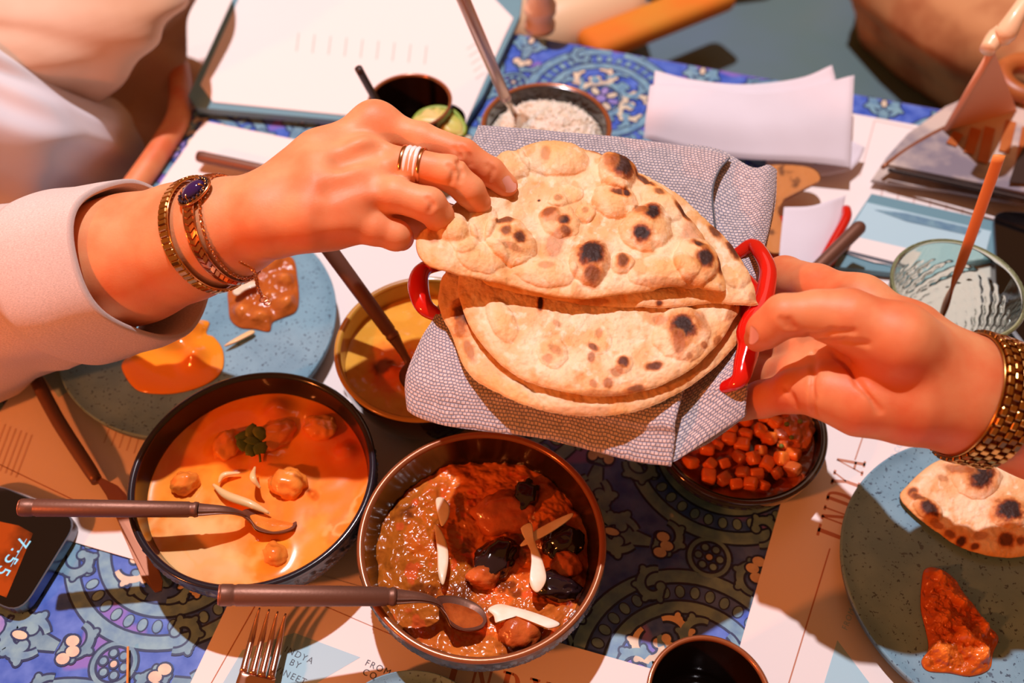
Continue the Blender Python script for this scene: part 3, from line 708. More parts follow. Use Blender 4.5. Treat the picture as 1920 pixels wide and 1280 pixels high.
# lime wedge perched on a small glass below the far cup
gl = P(830, 262, .03)
lm = thing('lime_wedge', 'lime wedge behind the index finger near the far cup', 'lime', P(822, 232, .055))
o = sheet('flesh', [(772, 232), (790, 212), (820, 204), (850, 212), (868, 235), (868, 252), (845, 256), (810, 246)], (822, 232), .058, 'lime', lm, nr=14, na=60, top=lambda x, y, s: .006 * np.sqrt(np.clip(1 - s ** 3, 0, 1)) + .001 * np.cos(np.arctan2(y - 232, x - 822) * 8) * s)
tube('peel', [P(770, 234, .058), P(789, 211, .060), P(820, 202, .061), P(851, 210, .060), P(870, 236, .058), P(869, 254, .056)], .0022, 'limeskin', lm, n=24)
t = thing('drinking_glass', 'small clear glass under the lime wedge behind the hand', 'glass', (gl.x, gl.y, .002))
lathe('glass_body', [(0, 0), (.018, 0), (.0215, .052), (.0195, .052), (.0165, .004), (0, .004)], (gl.x, gl.y, .002), 'glass', t, 48)

# faceted clear tumbler at the right
H8 = .085
c8, r8 = circ(1672, 1918, 455, 642, H8)
t = thing('glass_tumbler', 'clear dimpled glass tumbler with an amber stick behind the watch', 'glass', (c8.x, c8.y, .0025))
def dimple(rr, z, a):
    zz = np.clip((z - .006) / (H8 * .72), 0, 1); w = np.sin(zz * 9 * PI) * np.cos(a * 22)
    return rr - .0011 * w * (zz > 0) * (zz < 1), z
k = np.linspace(0, 1, 60)
lathe('glass_body', [(0, 0)] + [(r8 * (.60 + .40 * q ** .8), H8 * q) for q in k] + [(r8 - .0012, H8 + .0010), (r8 - .0026, H8)] + [(r8 * (.60 + .40 * q ** .8) - .003, H8 * q) for q in k[::-1][1:-5]] + [(0, H8 * .09)], (c8.x, c8.y, .0025), 'glass', t, 176, dimple)
lathe('rim_tint', [(r8 + .0002, H8 - .0006), (r8 - .0008, H8 + .0013), (r8 - .0030, H8 + .0004), (r8 - .0014, H8 - .0008)], (c8.x, c8.y, .0026), mat('green_glass_edge', L(196, 206, 150), .05, trans=.8), t, 96)
for k_, (dx, dy, rz, sc) in enumerate(((.010, .012, .3, 1.0), (.018, .004, 1.2, .8), (-.004, -.020, 2.0, 1.1), (.001, -.026, .2, .9))):
    tag(lump('mint_leaf', (c8.x + dx, c8.y + dy, .012 + .003 * k_), (.009 * sc, .006 * sc, .0012), 'mint', None, k_, .2, 2, (.2, .1, rz)), ['upper left dark green mint leaf in the glass tumbler', 'small mint leaf at the right in the glass tumbler', 'largest mint leaf low in the glass tumbler', 'lowest mint leaf near the stick in the glass tumbler'][k_], 'leaf', 'mint leaves in the glass')
tag(tube('stirring_stick', [P(1874, 291, .175), P(1800, 500, .09), P(1762, 600, .03)], [.0042, .0042, .0042], 'stick', n=30, flat=.35, seg=14), 'flat amber stirring stick standing in the glass tumbler', 'stirrer')

# ================================================================== CURRIES IN BOWLS
def polar(name, c, r, z, mt, parent, top, color, nr=70, na=260):
    s = np.linspace(0, 1, nr) ** .8; a = np.linspace(0, 2 * PI, na, endpoint=False)
    X = c[0] + r * s[:, None] * np.cos(a); Y = c[1] + r * s[:, None] * np.sin(a); S = np.broadcast_to(s[:, None], X.shape)
    Hh = top(X, Y, S); V = np.stack([X, Y, z + Hh], -1).reshape(-1, 3)
    Vb = np.stack([X[-1], Y[-1], 0 * X[-1] + z - .004], -1)
    F = np.vstack([grid_faces(nr, na, False, True)])
    e1 = np.arange((nr - 1) * na, nr * na); e2 = np.arange(na) + nr * na
    F = np.vstack([F, np.stack([e1, e2, np.roll(e2, -1), np.roll(e1, -1)], -1)])
    C_ = color(X, Y, S, Hh).reshape(-1, 3); C_ = np.vstack([C_, C_[-na:]])
    return mk(name, np.vstack([V, Vb]), F, mt, parent, col=C_)
def blobs(X, Y, z, L_):
    h = 0 * X
    for (px, py, rp, hh) in L_:
        q = P(px, py, z); rr = rp * mpp(px, py, z); d = ((X - q.x) ** 2 + (Y - q.y) ** 2) / rr ** 2
        h = np.maximum(h, hh * np.sqrt(np.clip(1 - d, 0, 1))) if False else h + hh * np.exp(-d * 1.6)
    return h
def mixc(a, b, t): return a * (1 - t[..., None]) + b * t[..., None]
# bowl 1 : creamy orange curry
Z1 = .0395; rr1 = ir1(Z1) + .0006
def top1(X, Y, S):
    return blobs(X, Y, Z1, [(520, 775, 38, .008), (600, 800, 40, .007), (420, 850, 36, .007), (500, 860, 30, .005), (650, 850, 26, .005), (508, 1040, 30, .005)]) + .0008 * (n2(X, Y, 60, 1, 2) - .5) + .0012 * S ** 16
def col1(X, Y, S, Hh):
    n = n2(X, Y, 45, 2, 5); n3 = n2(X + .02 * n, Y, 30, 5, 4)
    c = mixc(LN(246, 150, 46), LN(240, 130, 32), sm(.4, .6, n))
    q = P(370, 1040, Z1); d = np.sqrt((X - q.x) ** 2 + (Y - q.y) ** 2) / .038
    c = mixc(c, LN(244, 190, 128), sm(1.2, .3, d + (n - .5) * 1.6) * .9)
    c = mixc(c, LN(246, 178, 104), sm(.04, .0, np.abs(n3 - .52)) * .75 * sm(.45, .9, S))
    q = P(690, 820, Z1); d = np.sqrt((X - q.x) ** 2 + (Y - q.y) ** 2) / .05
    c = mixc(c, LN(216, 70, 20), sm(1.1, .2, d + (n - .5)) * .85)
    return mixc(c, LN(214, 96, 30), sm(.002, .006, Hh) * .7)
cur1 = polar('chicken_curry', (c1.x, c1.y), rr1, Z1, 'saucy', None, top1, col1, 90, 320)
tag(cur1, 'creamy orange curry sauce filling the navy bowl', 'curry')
for k_, (x, y, rx, ry, sd, lb) in enumerate([(540, 905, .0125, .0105, 1, 'chicken chunk beside the ginger strip in the orange curry'), (512, 815, .016, .011, 2, 'shaded chicken chunk at the back of the orange curry'),
        (425, 835, .012, .009, 3, 'shaded chicken chunk at the left back of the orange curry'), (512, 1036, .0098, .0085, 4, 'round chicken chunk at the front of the orange curry'), (600, 800, .012, .010, 6, 'shaded chicken chunk at the right back of the orange curry'), (345, 905, .010, .008, 8, 'half sunken chicken chunk at the left of the orange curry')]):
    q = P(x, y, Z1 + .004); tag(lump('chicken_piece', (q.x, q.y, Z1 + (.003 if k_ != 3 else -.001)), (rx, ry, .008), 'chicken', None, sd, .3, 4, (.2, .1, .7 * k_), 1.9), lb, 'chicken')
def strip(name, pts, w, m, label, cat, grp=None, flat=.35, n=24):
    W_ = [P(*p) for p in pts]; k = np.linspace(0, 1, len(pts)); r = w * np.sqrt(np.clip(np.sin(np.clip(k * .94 + .03, 0, 1) * PI), .08, 1))
    return tag(tube(name, W_, r, m, n=n, flat=flat, seg=10), label, cat, grp)
zz = Z1 + .004
strip('ginger_strip', [(400, 908, zz), (425, 928, zz + .002), (470, 945, zz + .003), (505, 962, zz)], .0030, 'ginger', 'long pale ginger strip beside the spoon in the orange curry', 'ginger', flat=.7)
strip('ginger_strip', [(478, 875, zz + .005), (474, 895, zz + .012), (488, 915, zz + .008)], .0022, 'ginger', 'short curled ginger strip on the chicken chunk', 'ginger', flat=.7)
strip('ginger_strip', [(410, 905, zz), (420, 890, zz + .001), (450, 886, zz)], .0020, 'ginger', 'thin ginger strip left of the curled one in the orange curry', 'ginger', flat=.7)
t = thing('coriander_sprig', 'shaded green coriander sprig at the back of the orange curry', 'herb', P(475, 825, zz))
for k_ in range(7):
    a = k_ * .9; q = P(475 + 20 * math.cos(a) * (k_ > 0), 826 + 18 * math.sin(a) * (k_ > 0), zz + .008)
    lump('leaf', q, (.0058, .0042, .0009), 'herb', t, k_, .5, 2, (.4 * math.sin(a), .4 * math.cos(a), a), 3)
tube('stem', [P(475, 826, zz + .007), P(486, 850, zz + .004), P(488, 866, zz + .002)], .0008, 'herb', t, n=8)
# bowl 2 : chunky brown curry
Z2 = .037; rr2 = ir2(Z2) + .0006
def top2(X, Y, S):
    w = n2(X, Y, 40, 8, 2)
    return .0058 * (n2(X + .01 * w, Y, 170, 3, 3) - .5) + .008 * (n2(X, Y, 45, 4, 3) - .5) + blobs(X, Y, Z2, [(960, 945, 50, .008), (1035, 985, 50, .006), (925, 1040, 36, .006), (960, 1170, 40, .005), (880, 950, 30, .005), (1070, 1060, 30, .004), (770, 1010, 60, .003)]) - .003 * S ** 8
def col2(X, Y, S, Hh):
    n = n2(X, Y, 60, 6, 5); q = P(775, 1030, Z2); d = np.sqrt((X - q.x) ** 2 + (Y - q.y) ** 2) / .045
    c = mixc(LN(204, 100, 36), LN(222, 120, 46), sm(.4, .6, n))
    c = mixc(c, LN(176, 92, 26), sm(1.4, .7, d)); c = mixc(c, LN(96, 40, 18), sm(.58, .70, n2(X, Y, 70, 9, 4)) * .8)
    return mixc(c, LN(222, 84, 40), sm(.62, .7, n2(X, Y, 110, 12, 3)) * .7)
tag(polar('vegetable_curry', (c2.x, c2.y), rr2, Z2, 'chunky', None, top2, col2, 120, 420), 'thick brown orange curry filling the brown relief bowl', 'curry')
for x, y, rx, ry, rz_, sd, mt_, lb, ct in [(945, 960, .020, .015, .3, 1, 'brownfood', 'large braised chunk at the back of the brown curry', 'vegetable'), (930, 1045, .017, .012, 1.0, 2, 'aubergine', 'dark aubergine chunk in the middle of the brown curry', 'aubergine'),
        (1040, 1095, .017, .009, -.2, 3, 'aubergine', 'black aubergine skin at the right front of the brown curry', 'aubergine'), (1055, 1015, .014, .011, .4, 4, 'aubergine', 'dark aubergine chunk under the crossed coconut slivers', 'aubergine'),
        (985, 925, .012, .009, 1.2, 5, 'aubergine', 'dark aubergine chunk at the back of the brown curry', 'aubergine'), (1060, 1055, .010, .010, .8, 6, 'brownfood', 'round braised chunk right of the coconut slivers', 'vegetable'), (975, 1180, .014, .010, .2, 7, 'brownfood', 'flat braised chunk at the front of the brown curry', 'vegetable'), (905, 1075, .011, .008, .2, 9, 'brownfood', 'small braised chunk in the middle of the brown curry', 'vegetable')]:
    q = P(x, y, Z2 + .006); tag(lump('aubergine_piece' if mt_ == 'aubergine' else 'vegetable_piece', (q.x, q.y, Z2 + .003), (rx, ry, .0085), mt_, None, sd + 20, .34, 4, (.15, .1, rz_), 2.0), lb, ct)
def sliver(pts_px, h, th, label, m='coconut', name='coconut_sliver', cat='coconut', grp=None):
    ctr = np.mean(np.array(pts_px, float), 0)
    o = sheet(name, pts_px, ctr, h, m, None, nr=26, na=90, top=lambda x, y, s: th * .5 + th * .5 * np.sqrt(np.clip(1 - s ** 6, 0, 1)) + .0012 * np.sin((y - ctr[1]) * .03), th=th, power=.6)
    return tag(o, label, cat, grp)
zc = Z2 + .0075
sliver([(817, 937), (830, 933), (843, 950), (841, 972), (829, 989), (822, 970)], zc, .002, 'short white coconut sliver at the upper left of the brown curry')
sliver([(815, 983), (826, 992), (838, 1020), (841, 1055), (832, 1099), (822, 1080), (820, 1035)], zc, .002, 'long upright white coconut sliver at the left of the brown curry')
sliver([(976, 990), (996, 980), (1002, 1010), (1018, 1055), (1024, 1090), (1008, 1113), (993, 1096), (996, 1050), (990, 1010)], zc + .008, .002, 'upright orange tinted coconut sliver at the right of the brown curry')
sliver([(976, 1022), (1000, 998), (1040, 975), (1073, 961), (1070, 972), (1035, 998), (1003, 1016), (980, 1026)], zc + .005, .0018, 'diagonal tan coconut sliver crossing the upright one')
sliver([(914, 1142), (935, 1132), (960, 1137), (1005, 1150), (1050, 1170), (1030, 1180), (1010, 1173), (970, 1158), (945, 1155), (930, 1170), (925, 1155)], zc + .002, .0022, 'broad white coconut sliver at the front of the brown curry')
# bowl 3 : dal
Z3 = .046; rr3 = ir3(Z3) + .0006
def col3(X, Y, S, Hh):
    n = n2(X, Y, 70, 2, 5); c = mixc(LN(222, 164, 62), LN(212, 152, 52), sm(.4, .6, n))
    q = P(735, 700, Z3); d = np.sqrt(((X - q.x) / .022) ** 2 + ((Y - q.y) / .028) ** 2)
    c = mixc(c, LN(214, 96, 30), sm(1.2, .4, d + (n - .5) * 1.5)); q = P(722, 688, Z3); d = np.sqrt((X - q.x) ** 2 + (Y - q.y) ** 2) / .008
    return mixc(c, LN(96, 30, 14), sm(1.3, .5, d + (n - .5) * 2.2))
tag(polar('dal', (c3.x, c3.y), rr3, Z3, 'saucy', None, lambda X, Y, S: .0012 * (n2(X, Y, 130, 1) - .5) + blobs(X, Y, Z3, [(735, 690, 20, .003)]), col3, 60, 200), 'yellow dal with red chilli oil in the ochre bowl', 'dal')
# bowl 4 : rice
Z4 = .040; rr4 = ir4(Z4)
t = thing('rice', 'mound of cooked white rice in the far brown bowl', 'rice', (c4.x, c4.y, Z4 - .02))
hr = lambda X, Y: .012 * np.clip(1 - ((X - c4.x) ** 2 + (Y - c4.y) ** 2) / rr4 ** 2, 0, 1) + .003 * (n2(X, Y, 120, 3) - .5)
polar('mound', (c4.x, c4.y), rr4 - .001, Z4, M['rice'], t, lambda X, Y, S: hr(X, Y), lambda X, Y, S, H_: np.ones(X.shape + (3,)), 30, 120)
V = []; F = []; bm = bmesh.new(); bmesh.ops.create_icosphere(bm, subdivisions=1, radius=1); gv = np.array([v.co[:] for v in bm.verts]) * (.0036, .0011, .0011); gf = [[v.index for v in f.verts] for f in bm.faces]; bm.free()
for i in range(1500):
    a, rr = RS.rand() * 2 * PI, (rr4 - .004) * math.sqrt(RS.rand()); x, y = c4.x + rr * math.cos(a), c4.y + rr * math.sin(a)
    R = np.array(Matrix.Rotation(RS.rand() * PI, 3, 'Z') @ Matrix.Rotation((RS.rand() - .5) * 1.2, 3, 'Y')); k = len(V) * 1
    V.append(gv @ R.T + (x, y, Z4 + float(hr(np.array(x), np.array(y))) + .0008)); F += [[q + i * len(gv) for q in f] for f in gf]
mk('rice_grains', np.vstack(V), F, 'rice', t)['kind'] = 'stuff'
# bowl 5 : diced vegetables
Z5 = .024; rr5 = ir5(Z5)
def col5(X, Y, S, H_):
    n = n2(X, Y, 60, 7, 5); return mixc(mixc(LN(150, 58, 16), LN(196, 96, 34), sm(.45, .6, n)), LN(60, 34, 18), sm(.55, .65, n2(X, Y, 90, 17)) * .8)
tag(polar('vegetable_salad', (c5.x, c5.y), rr5, Z5, 'chunky', None, lambda X, Y, S: .004 * (n2(X, Y, 150, 1) - .5), col5, 50, 200), 'oily spiced gravy in the wide shallow bowl', 'curry')
seen = []; CUBES = []
for i in range(1600):
    x = 1235 + RS.rand() * 290; y = 770 + RS.rand() * 142
    if (x < 1400 and y < 872 - (x - 1262) * .68) or x < 1240: continue
    q = P(x, y, Z5 + .003)
    if math.hypot(q.x - c5.x, q.y - c5.y) > rr5 - .008 or x > 1500 and y < 850: continue
    if any(math.hypot(q.x - a, q.y - b) < .0088 for a, b in seen): continue
    seen.append((q.x, q.y)); k_ = len(seen); s_ = .0036 + .0016 * RS.rand()
    o = lump('carrot_cube', (q.x, q.y, Z5 + .004 + .003 * RS.rand()), (s_ * 1.15, s_, s_ * .8), 'carrot' if k_ % 4 else 'brownfood', None, k_, .10, 3, (RS.rand() * .7, RS.rand() * .7, RS.rand() * 3), 1.6, boxy=.8)
    CUBES.append((x, y, o))
ORD = ['first', 'second', 'third', 'fourth', 'fifth', 'sixth', 'seventh', 'eighth', 'ninth', 'tenth', 'eleventh', 'twelfth', 'thirteenth', 'fourteenth', 'fifteenth', 'sixteenth']
CUBES.sort(key=lambda c_: -c_[1]); per = max(1, math.ceil(len(CUBES) / 5))
for r_ in range(5):
    for j_, (x, y, o) in enumerate(sorted(CUBES[r_ * per:(r_ + 1) * per], key=lambda c_: c_[0])):
        tag(o, '%s orange vegetable cube from the left in the %s of the shallow bowl' % (ORD[min(j_, 15)], ['front row', 'second row', 'middle row', 'fourth row', 'back row'][r_]), 'vegetable cube', 'diced vegetables in the shallow bowl')
q = P(1492, 805, Z5 + .004)
tag(lump('chutney', (q.x, q.y, Z5 + .003), (.013, .022, .009), 'brownfood', None, 5, .3, 5, (0, 0, -.3), 3), 'glossy orange relish heap at the right side of the shallow bowl', 'relish')
for k_, (x, y) in enumerate([(1465, 836), (1484, 820), (1475, 795), (1500, 790)]):
    q = P(x, y, Z5 + .013); tag(lump('caper', q, (.0018, .0018, .0016), 'herb', None, k_, .1, 2), ['lowest left dark seed on the orange relish', 'middle dark seed on the orange relish', 'upper left dark seed on the orange relish', 'top right dark seed on the orange relish'][k_], 'seed', 'seeds on the relish')

# ================================================================== HELPINGS ON PLATES
zt = .0178
def curve_top(hmax, L_, z, rough=0, sc=120, seed=1, edge=.18):
    def f(x, y, s):
        W3 = PA(x, y, z); h = hmax * np.sqrt(np.clip(1 - s ** (1 / edge), 0, 1)) + blobs(W3[..., 0], W3[..., 1], z, L_) * np.clip((1 - s) * 6, 0, 1)
        return h + rough * (n2(W3[..., 0], W3[..., 1], sc, seed, 4) - .5) * np.clip((1 - s) * 8, 0, 1)
    return f
o = sheet('curry_helping', [(228, 690), (240, 668), (275, 648), (292, 620), (303, 600), (315, 597), (325, 606), (360, 600), (392, 603), (388, 625), (402, 632), (418, 655), (420, 685), (410, 705), (385, 722), (345, 735), (300, 739), (255, 730)],
      (330, 680), zt, 'saucy', None, 60, 260, curve_top(.0026, [(335, 640, 32, .012), (308, 632, 22, .010), (305, 607, 9, .006), (368, 618, 18, .007), (370, 676, 28, .010), (350, 660, 20, .004)], zt), lambda X, Y, S, H_: mixc(LN(244, 142, 34), LN(238, 126, 36), sm(.004, .012, H_)))
tag(o, 'smooth orange curry puddle with chicken on the left plate', 'curry helping')
o = sheet('curry_helping', [(428, 540), (450, 515), (470, 490), (520, 476), (550, 485), (558, 520), (561, 560), (555, 585), (530, 597), (512, 605), (505, 622), (478, 618), (450, 615), (432, 600), (428, 575)],
      (500, 550), zt, 'chunky', None, 80, 260, curve_top(.0035, [(540, 575, 22, .007), (535, 530, 20, .006), (500, 500, 24, .006), (455, 590, 24, .006), (490, 600, 20, .006), (470, 545, 22, .006), (505, 560, 18, .005), (520, 495, 16, .004)], zt, .004, 160), lambda X, Y, S, H_: mixc(LN(186, 92, 34), LN(222, 122, 50), sm(.005, .010, H_)))
tag(o, 'chunky brown curry helping on the left plate under the bracelets', 'curry helping')
sliver([(421, 651), (440, 637), (470, 620), (478, 624), (462, 634), (440, 645)], zt + .003, .002, 'pale ginger sliver between the two helpings on the left plate', 'ginger', 'ginger_strip', 'ginger')
sliver([(437, 548), (450, 532), (478, 527), (482, 536), (462, 545), (445, 556)], zt + .010, .0018, 'white sliver on the brown curry helping under the bracelets', 'coconut', 'coconut_sliver', 'coconut')
zr = .0158
o = sheet('curry_helping', [(1728, 1090), (1735, 1066), (1760, 1065), (1790, 1085), (1805, 1110), (1830, 1140), (1850, 1170), (1872, 1195), (1862, 1225), (1855, 1255), (1820, 1268), (1780, 1262), (1740, 1258), (1727, 1240), (1740, 1215), (1735, 1180), (1726, 1140)],
      (1785, 1170), zr, 'chunky', None, 90, 320, curve_top(.003, [(1755, 1085, 24, .008), (1790, 1130, 26, .008), (1760, 1165, 24, .007), (1800, 1200, 26, .008), (1770, 1230, 30, .007), (1830, 1225, 26, .007), (1835, 1180, 22, .006), (1745, 1130, 16, .006)], zr, .011, 190, 4), lambda X, Y, S, H_: mixc(LN(190, 90, 26), LN(238, 132, 50), sm(.005, .012, H_)))
tag(o, 'tall orange brown curry helping on the right plate', 'curry helping')

# ================================================================== CUTLERY
BV = lambda q: np.array(P(*q))
def spoon(label, handle_end, handle_neck, mid, tip, r, bw, grp='bronze serving spoons', cap='bronzecap', steel='bronze', bowl_up=(0, 0, 1), fill=None, hm='bronze'):
    """handle_end..neck is a straight round handle; neck..mid..tip curves into the spoon's bowl"""
    A, B, C_, D = BV(handle_end), BV(handle_neck), [BV(m) for m in mid], BV(tip)
    t = thing('serving_spoon', label, 'spoon', B, grp); d = (B - A) / np.linalg.norm(B - A); Ln = np.linalg.norm(B - A)
    K = lambda s: A + d * s
    tube('handle', [K(.0008), K(.002), K(.0075), K(.0085), K(.0095), K(.0105), K(Ln * .5), K(Ln - .006), K(Ln - .005), K(Ln - .0035), K(Ln - .002), K(Ln)],
         np.array([.95, 1, 1, .93, .93, 1, .97, .90, .80, .80, .90, .84]) * r, hm, t, seg=28)
    tube('handle_end', [K(0), K(.0009)], [r * .86, r * .92], cap, t, seg=28)
    pts = [B] + C_ + [D]; n = len(pts)
    NS = 90; Q = spline(np.array(pts), NS); u = np.linspace(0, 1, NS)
    tan = np.gradient(Q, axis=0); tan /= np.linalg.norm(tan, axis=1)[:, None]; side = np.cross(tan, bowl_up); side /= np.linalg.norm(side, axis=1)[:, None]; nn = np.cross(side, tan)
    nk = np.interp(u, [0, .15, .35, .6, .9, 1], [r * .80, r * .62, r * .48, r * .5, r * .3, 0]); w = (nk ** 3 + (bw * np.sqrt(np.clip(1 - (np.abs(u - .73) / .27) ** 2.2, 0, 1))) ** 3 + 1e-12) ** (1 / 3)
    dep = np.interp(u, [0, .45, .62, .8, .95, 1], [0, 0, bw * .28, bw * .42, bw * .15, 0]); th = np.interp(u, [0, .3, .55, 1], [r * .7, r * .38, .0013, .0010])
    a = np.linspace(-1, 1, 13); V = []
    for sg in (1, -1):
        for i in range(NS): V.append(Q[i] + side[i] * w[i] * a[:, None] - nn[i] * (dep[i] * (1 - a ** 2))[:, None] + nn[i] * (sg * th[i] * np.sqrt(np.clip(1 - .9 * a ** 2, 0, 1)))[:, None])
    V = np.vstack(V); F = np.vstack([grid_faces(NS, 13), grid_faces(NS, 13, off=NS * 13, flip=True)]).tolist()
    SO = NS * 13
    for i in range(NS - 1): F += [[i * 13, SO + i * 13, SO + i * 13 + 13, i * 13 + 13][::-1], [i * 13 + 12, SO + i * 13 + 12, SO + i * 13 + 25, i * 13 + 25]]
    sb_ = mk('spoon_bowl', V, F, steel, t)
    if fill:
        e = lambda i, k: Q[i] + side[i] * w[i] * .95 * k - nn[i] * (.0012 + dep[i] * .25 - .0012 * (1 - k * k))
        Vf = []; ks = np.linspace(-1, 1, 11); rng = range(48, NS - 1)
        for sg in (1, -1):
            for i in rng: Vf += [e(i, k) + nn[i] * (0 if sg > 0 else -dep[i] * .6 * (1 - k * k)) for k in ks]
        Vf = np.array(Vf); n_ = len(rng); mk('scooped_sauce', Vf, np.vstack([grid_faces(n_, 11), grid_faces(n_, 11, off=n_ * 11, flip=True)]), fill, sb_)
    return t
spoon('bronze serving spoon resting in the navy bowl of orange curry', (36, 951, .079), (372, 955, .0655), [(430, 957, .060), (478, 970, .046)], (556, 984, .0405), .0056, .0125, fill='chicken', bowl_up=(0, .5, .87))
spoon('bronze serving spoon resting in the brown bowl at the bottom', (409, 1115, .089), (742, 1118, .066), [(800, 1122, .060), (845, 1142, .047)], (912, 1166, .0425), .0063, .0135, fill='brownfood', bowl_up=(0, .5, .87))
spoon('bronze serving spoon leaning in the yellow dal under the hand', (590, 430, .135), (738, 632, .068), [(752, 655, .060), (768, 682, .052)], (800, 730, .047), .0056, .013)
spoon('warm steel spoon standing in the far bowl of rice', (852, -40, .205), (949, 186, .085), [(960, 205, .072), (972, 225, .062)], (1000, 262, .043), .0052, .014, steel='steel', hm='steelwarm')
# handles on the left placemat and behind the right hand
t = thing('table_fork', 'dark bronze fork on the far left placemat behind the wrist', 'fork', P(460, 305, .006))
tube('handle', [P(372, 293, .012), P(376, 294, .012), P(400, 299, .012), P(500, 320, .011), P(560, 335, .010)], [.0050, .0056, .0054, .005, .003], 'bronze', t, n=24, seg=20)
tube('fork_head', [P(560, 335, .010), P(600, 348, .008), P(630, 356, .007)], [.003, .008, .009], 'bronze', t, n=10, flat=.2)
for k_ in range(4):
    tube('tine', [P(628 + k_ * 2, 345 + k_ * 7, .007), P(680 + k_ * 2, 358 + k_ * 7, .010)], [.0014, .0007], 'bronze', t, n=8, seg=8)
t = thing('table_knife', 'bronze handled utensil pointing up right behind the right hand', 'knife', P(1580, 460, .03))
tube('handle', [P(1612, 424, .046), P(1606, 431, .046), P(1530, 505, .040), P(1500, 535, .038)], [.0050, .0058, .0054, .004], 'bronze', t, n=24, seg=20)
tube('blade', [P(1500, 535, .038), P(1470, 565, .034), P(1440, 590, .03)], [.004, .008, .003], 'bronze', t, n=10, flat=.15)
# knife lower left
t = thing('table_knife', 'bronze table knife lying from the left plate down past the navy bowl', 'knife', P(200, 900, .004))
tube('handle', [P(62, 702, .015), P(66, 708, .015), P(110, 790, .013), P(165, 875, .011), P(182, 902, .010)], [.0044, .0050, .0050, .0047, .004], 'bronze', t, n=30, seg=20)
def kb():
    pts = [(178, 896, .0105), (190, 896, .0105), (222, 912, .0095), (236, 926, .009), (262, 985, .008), (296, 1060, .007), (306, 1090, .0068), (304, 1108, .0066), (292, 1112, .0066), (268, 1085, .007), (232, 1000, .008), (200, 930, .0095)]
    n = len(pts); V = [tuple(P(*p)) for p in pts] + [tuple(P(*p) + Vector((0, 0, .0014))) for p in pts]
    F = [list(range(n)), list(range(n, 2 * n))[::-1]] + [[i, (i + 1) % n, n + (i + 1) % n, n + i][::-1] for i in range(n)]
    return mk('blade', V, F, mat('brushed_copper_steel', L(170, 116, 92), .28, metal=.9), t, smooth=False)
kb()
# fork bottom
t = thing('table_fork', 'copper toned steel fork with its tines up at the bottom edge', 'fork', P(490, 1240, .006))
FK = mat('copper_steel', L(226, 170, 146), .2, metal=1)
tips = [(487, 1139, .022), (505, 1142, .022), (521, 1146, .022), (536, 1150, .022)]; roots = [(459, 1246, .014), (477, 1251, .014), (494, 1255, .014), (511, 1259, .014)]
for a_, b_ in zip(tips, roots):
    m_ = ((a_[0] + b_[0]) / 2, (a_[1] + b_[1]) / 2, .0145)
    tube('tine', [P(*a_), P(a_[0] - 4, a_[1] + 14, .0195), P(*m_), P(*b_), P(b_[0] - 3, b_[1] + 12, .0145)], [.0006, .0011, .0020, .0023, .0025], FK, t, n=24, seg=12, flat=.75)
E_ = [[(450, 1256, .0145), (485, 1264, .0150), (517, 1272, .0145)], [(517, 1272, .0145), (505, 1310, .013), (470, 1355, .012)], [(452, 1345, .012), (460, 1350, .0125), (470, 1355, .012)], [(450, 1256, .0145), (440, 1295, .013), (452, 1345, .012)]]
cloth('fork_head', E_, 20, 24, FK, t, .0022, lambda u, v: -.001 * np.sin(u * PI), edge=.12)
tube('handle', [P(460, 1350, .012), P(430, 1450, .008), P(400, 1560, .008)], [.003, .0035, .005], FK, t, n=20, seg=14, flat=.6)

# pink tooth pick bottom left
tag(tube('cocktail_pick', [P(240, 1212, .003), P(239, 1290, .003)], .0008, 'stick', seg=8), 'thin amber pick lying on the painted table at the lower left', 'pick')

# ================================================================== PHONES
def phone(label, corners, z, th, extra=None):
    pts = [P(x, y, z) for x, y in corners]; c = sum(pts, Vector()) / 4
    t = thing('mobile_phone', label, 'phone', (c.x, c.y, .001))
    def rounded(pp, r, n=7):
        out = []
        for i in range(4):
            a, b, d = Vector(pp[i - 1][:2]), Vector(pp[i][:2]), Vector(pp[(i + 1) % 4][:2]); e1 = (a - b).normalized(); e2 = (d - b).normalized()
            for k in np.linspace(0, 1, n): out.append(tuple(b + e1 * r * (1 - k) ** 2 + e2 * r * k ** 2))
        return out
    poly('phone_body', rounded(pts, .014), z - th, 'phoneedge', t, th); inn = [c + (p - c) * .975 for p in pts]
    poly('phone_glass', rounded(inn, .013), z, 'phone', t, .0006)
    if extra: extra(t, [c + (p - c) * .9 for p in pts], z + .0007)
    return t
def scr(t, p, z):
    A = P(-30, 960, z); pts = [P(-60, 965, z), P(35, 985, z), P(62, 1000, z), P(12, 1120, z), P(-60, 1090, z)]
    poly('lit_picture', [tuple(q[:2]) for q in pts], z, 'orangescreen', t, .0001)
    text('7:55', .0135, (38, 1005), (0, 1060), z + .0002, 'digits', t, 'screen_digits')
    pline(t, (50, 1010), (20, 1062), .0004, z + .0002, 'digits')
phone('black phone showing 7:55 lying at the lower left corner', [(-260, 1010), (-10, 905), (150, 972), (38, 1152)], .0105, .0085, scr)
q = [(1862, 395), (1960, 400), (1990, 560), (1872, 552)]
phone('black phone lying at the right edge beside the glass tumbler', q, .0135, .0085)
t = tag(box('dark_case', tuple(P(1935, 620, .012)), (.05, .05, .02), 'phone', None, rot=.3, bev=.004), 'black case at the right edge just above the watch', 'case')

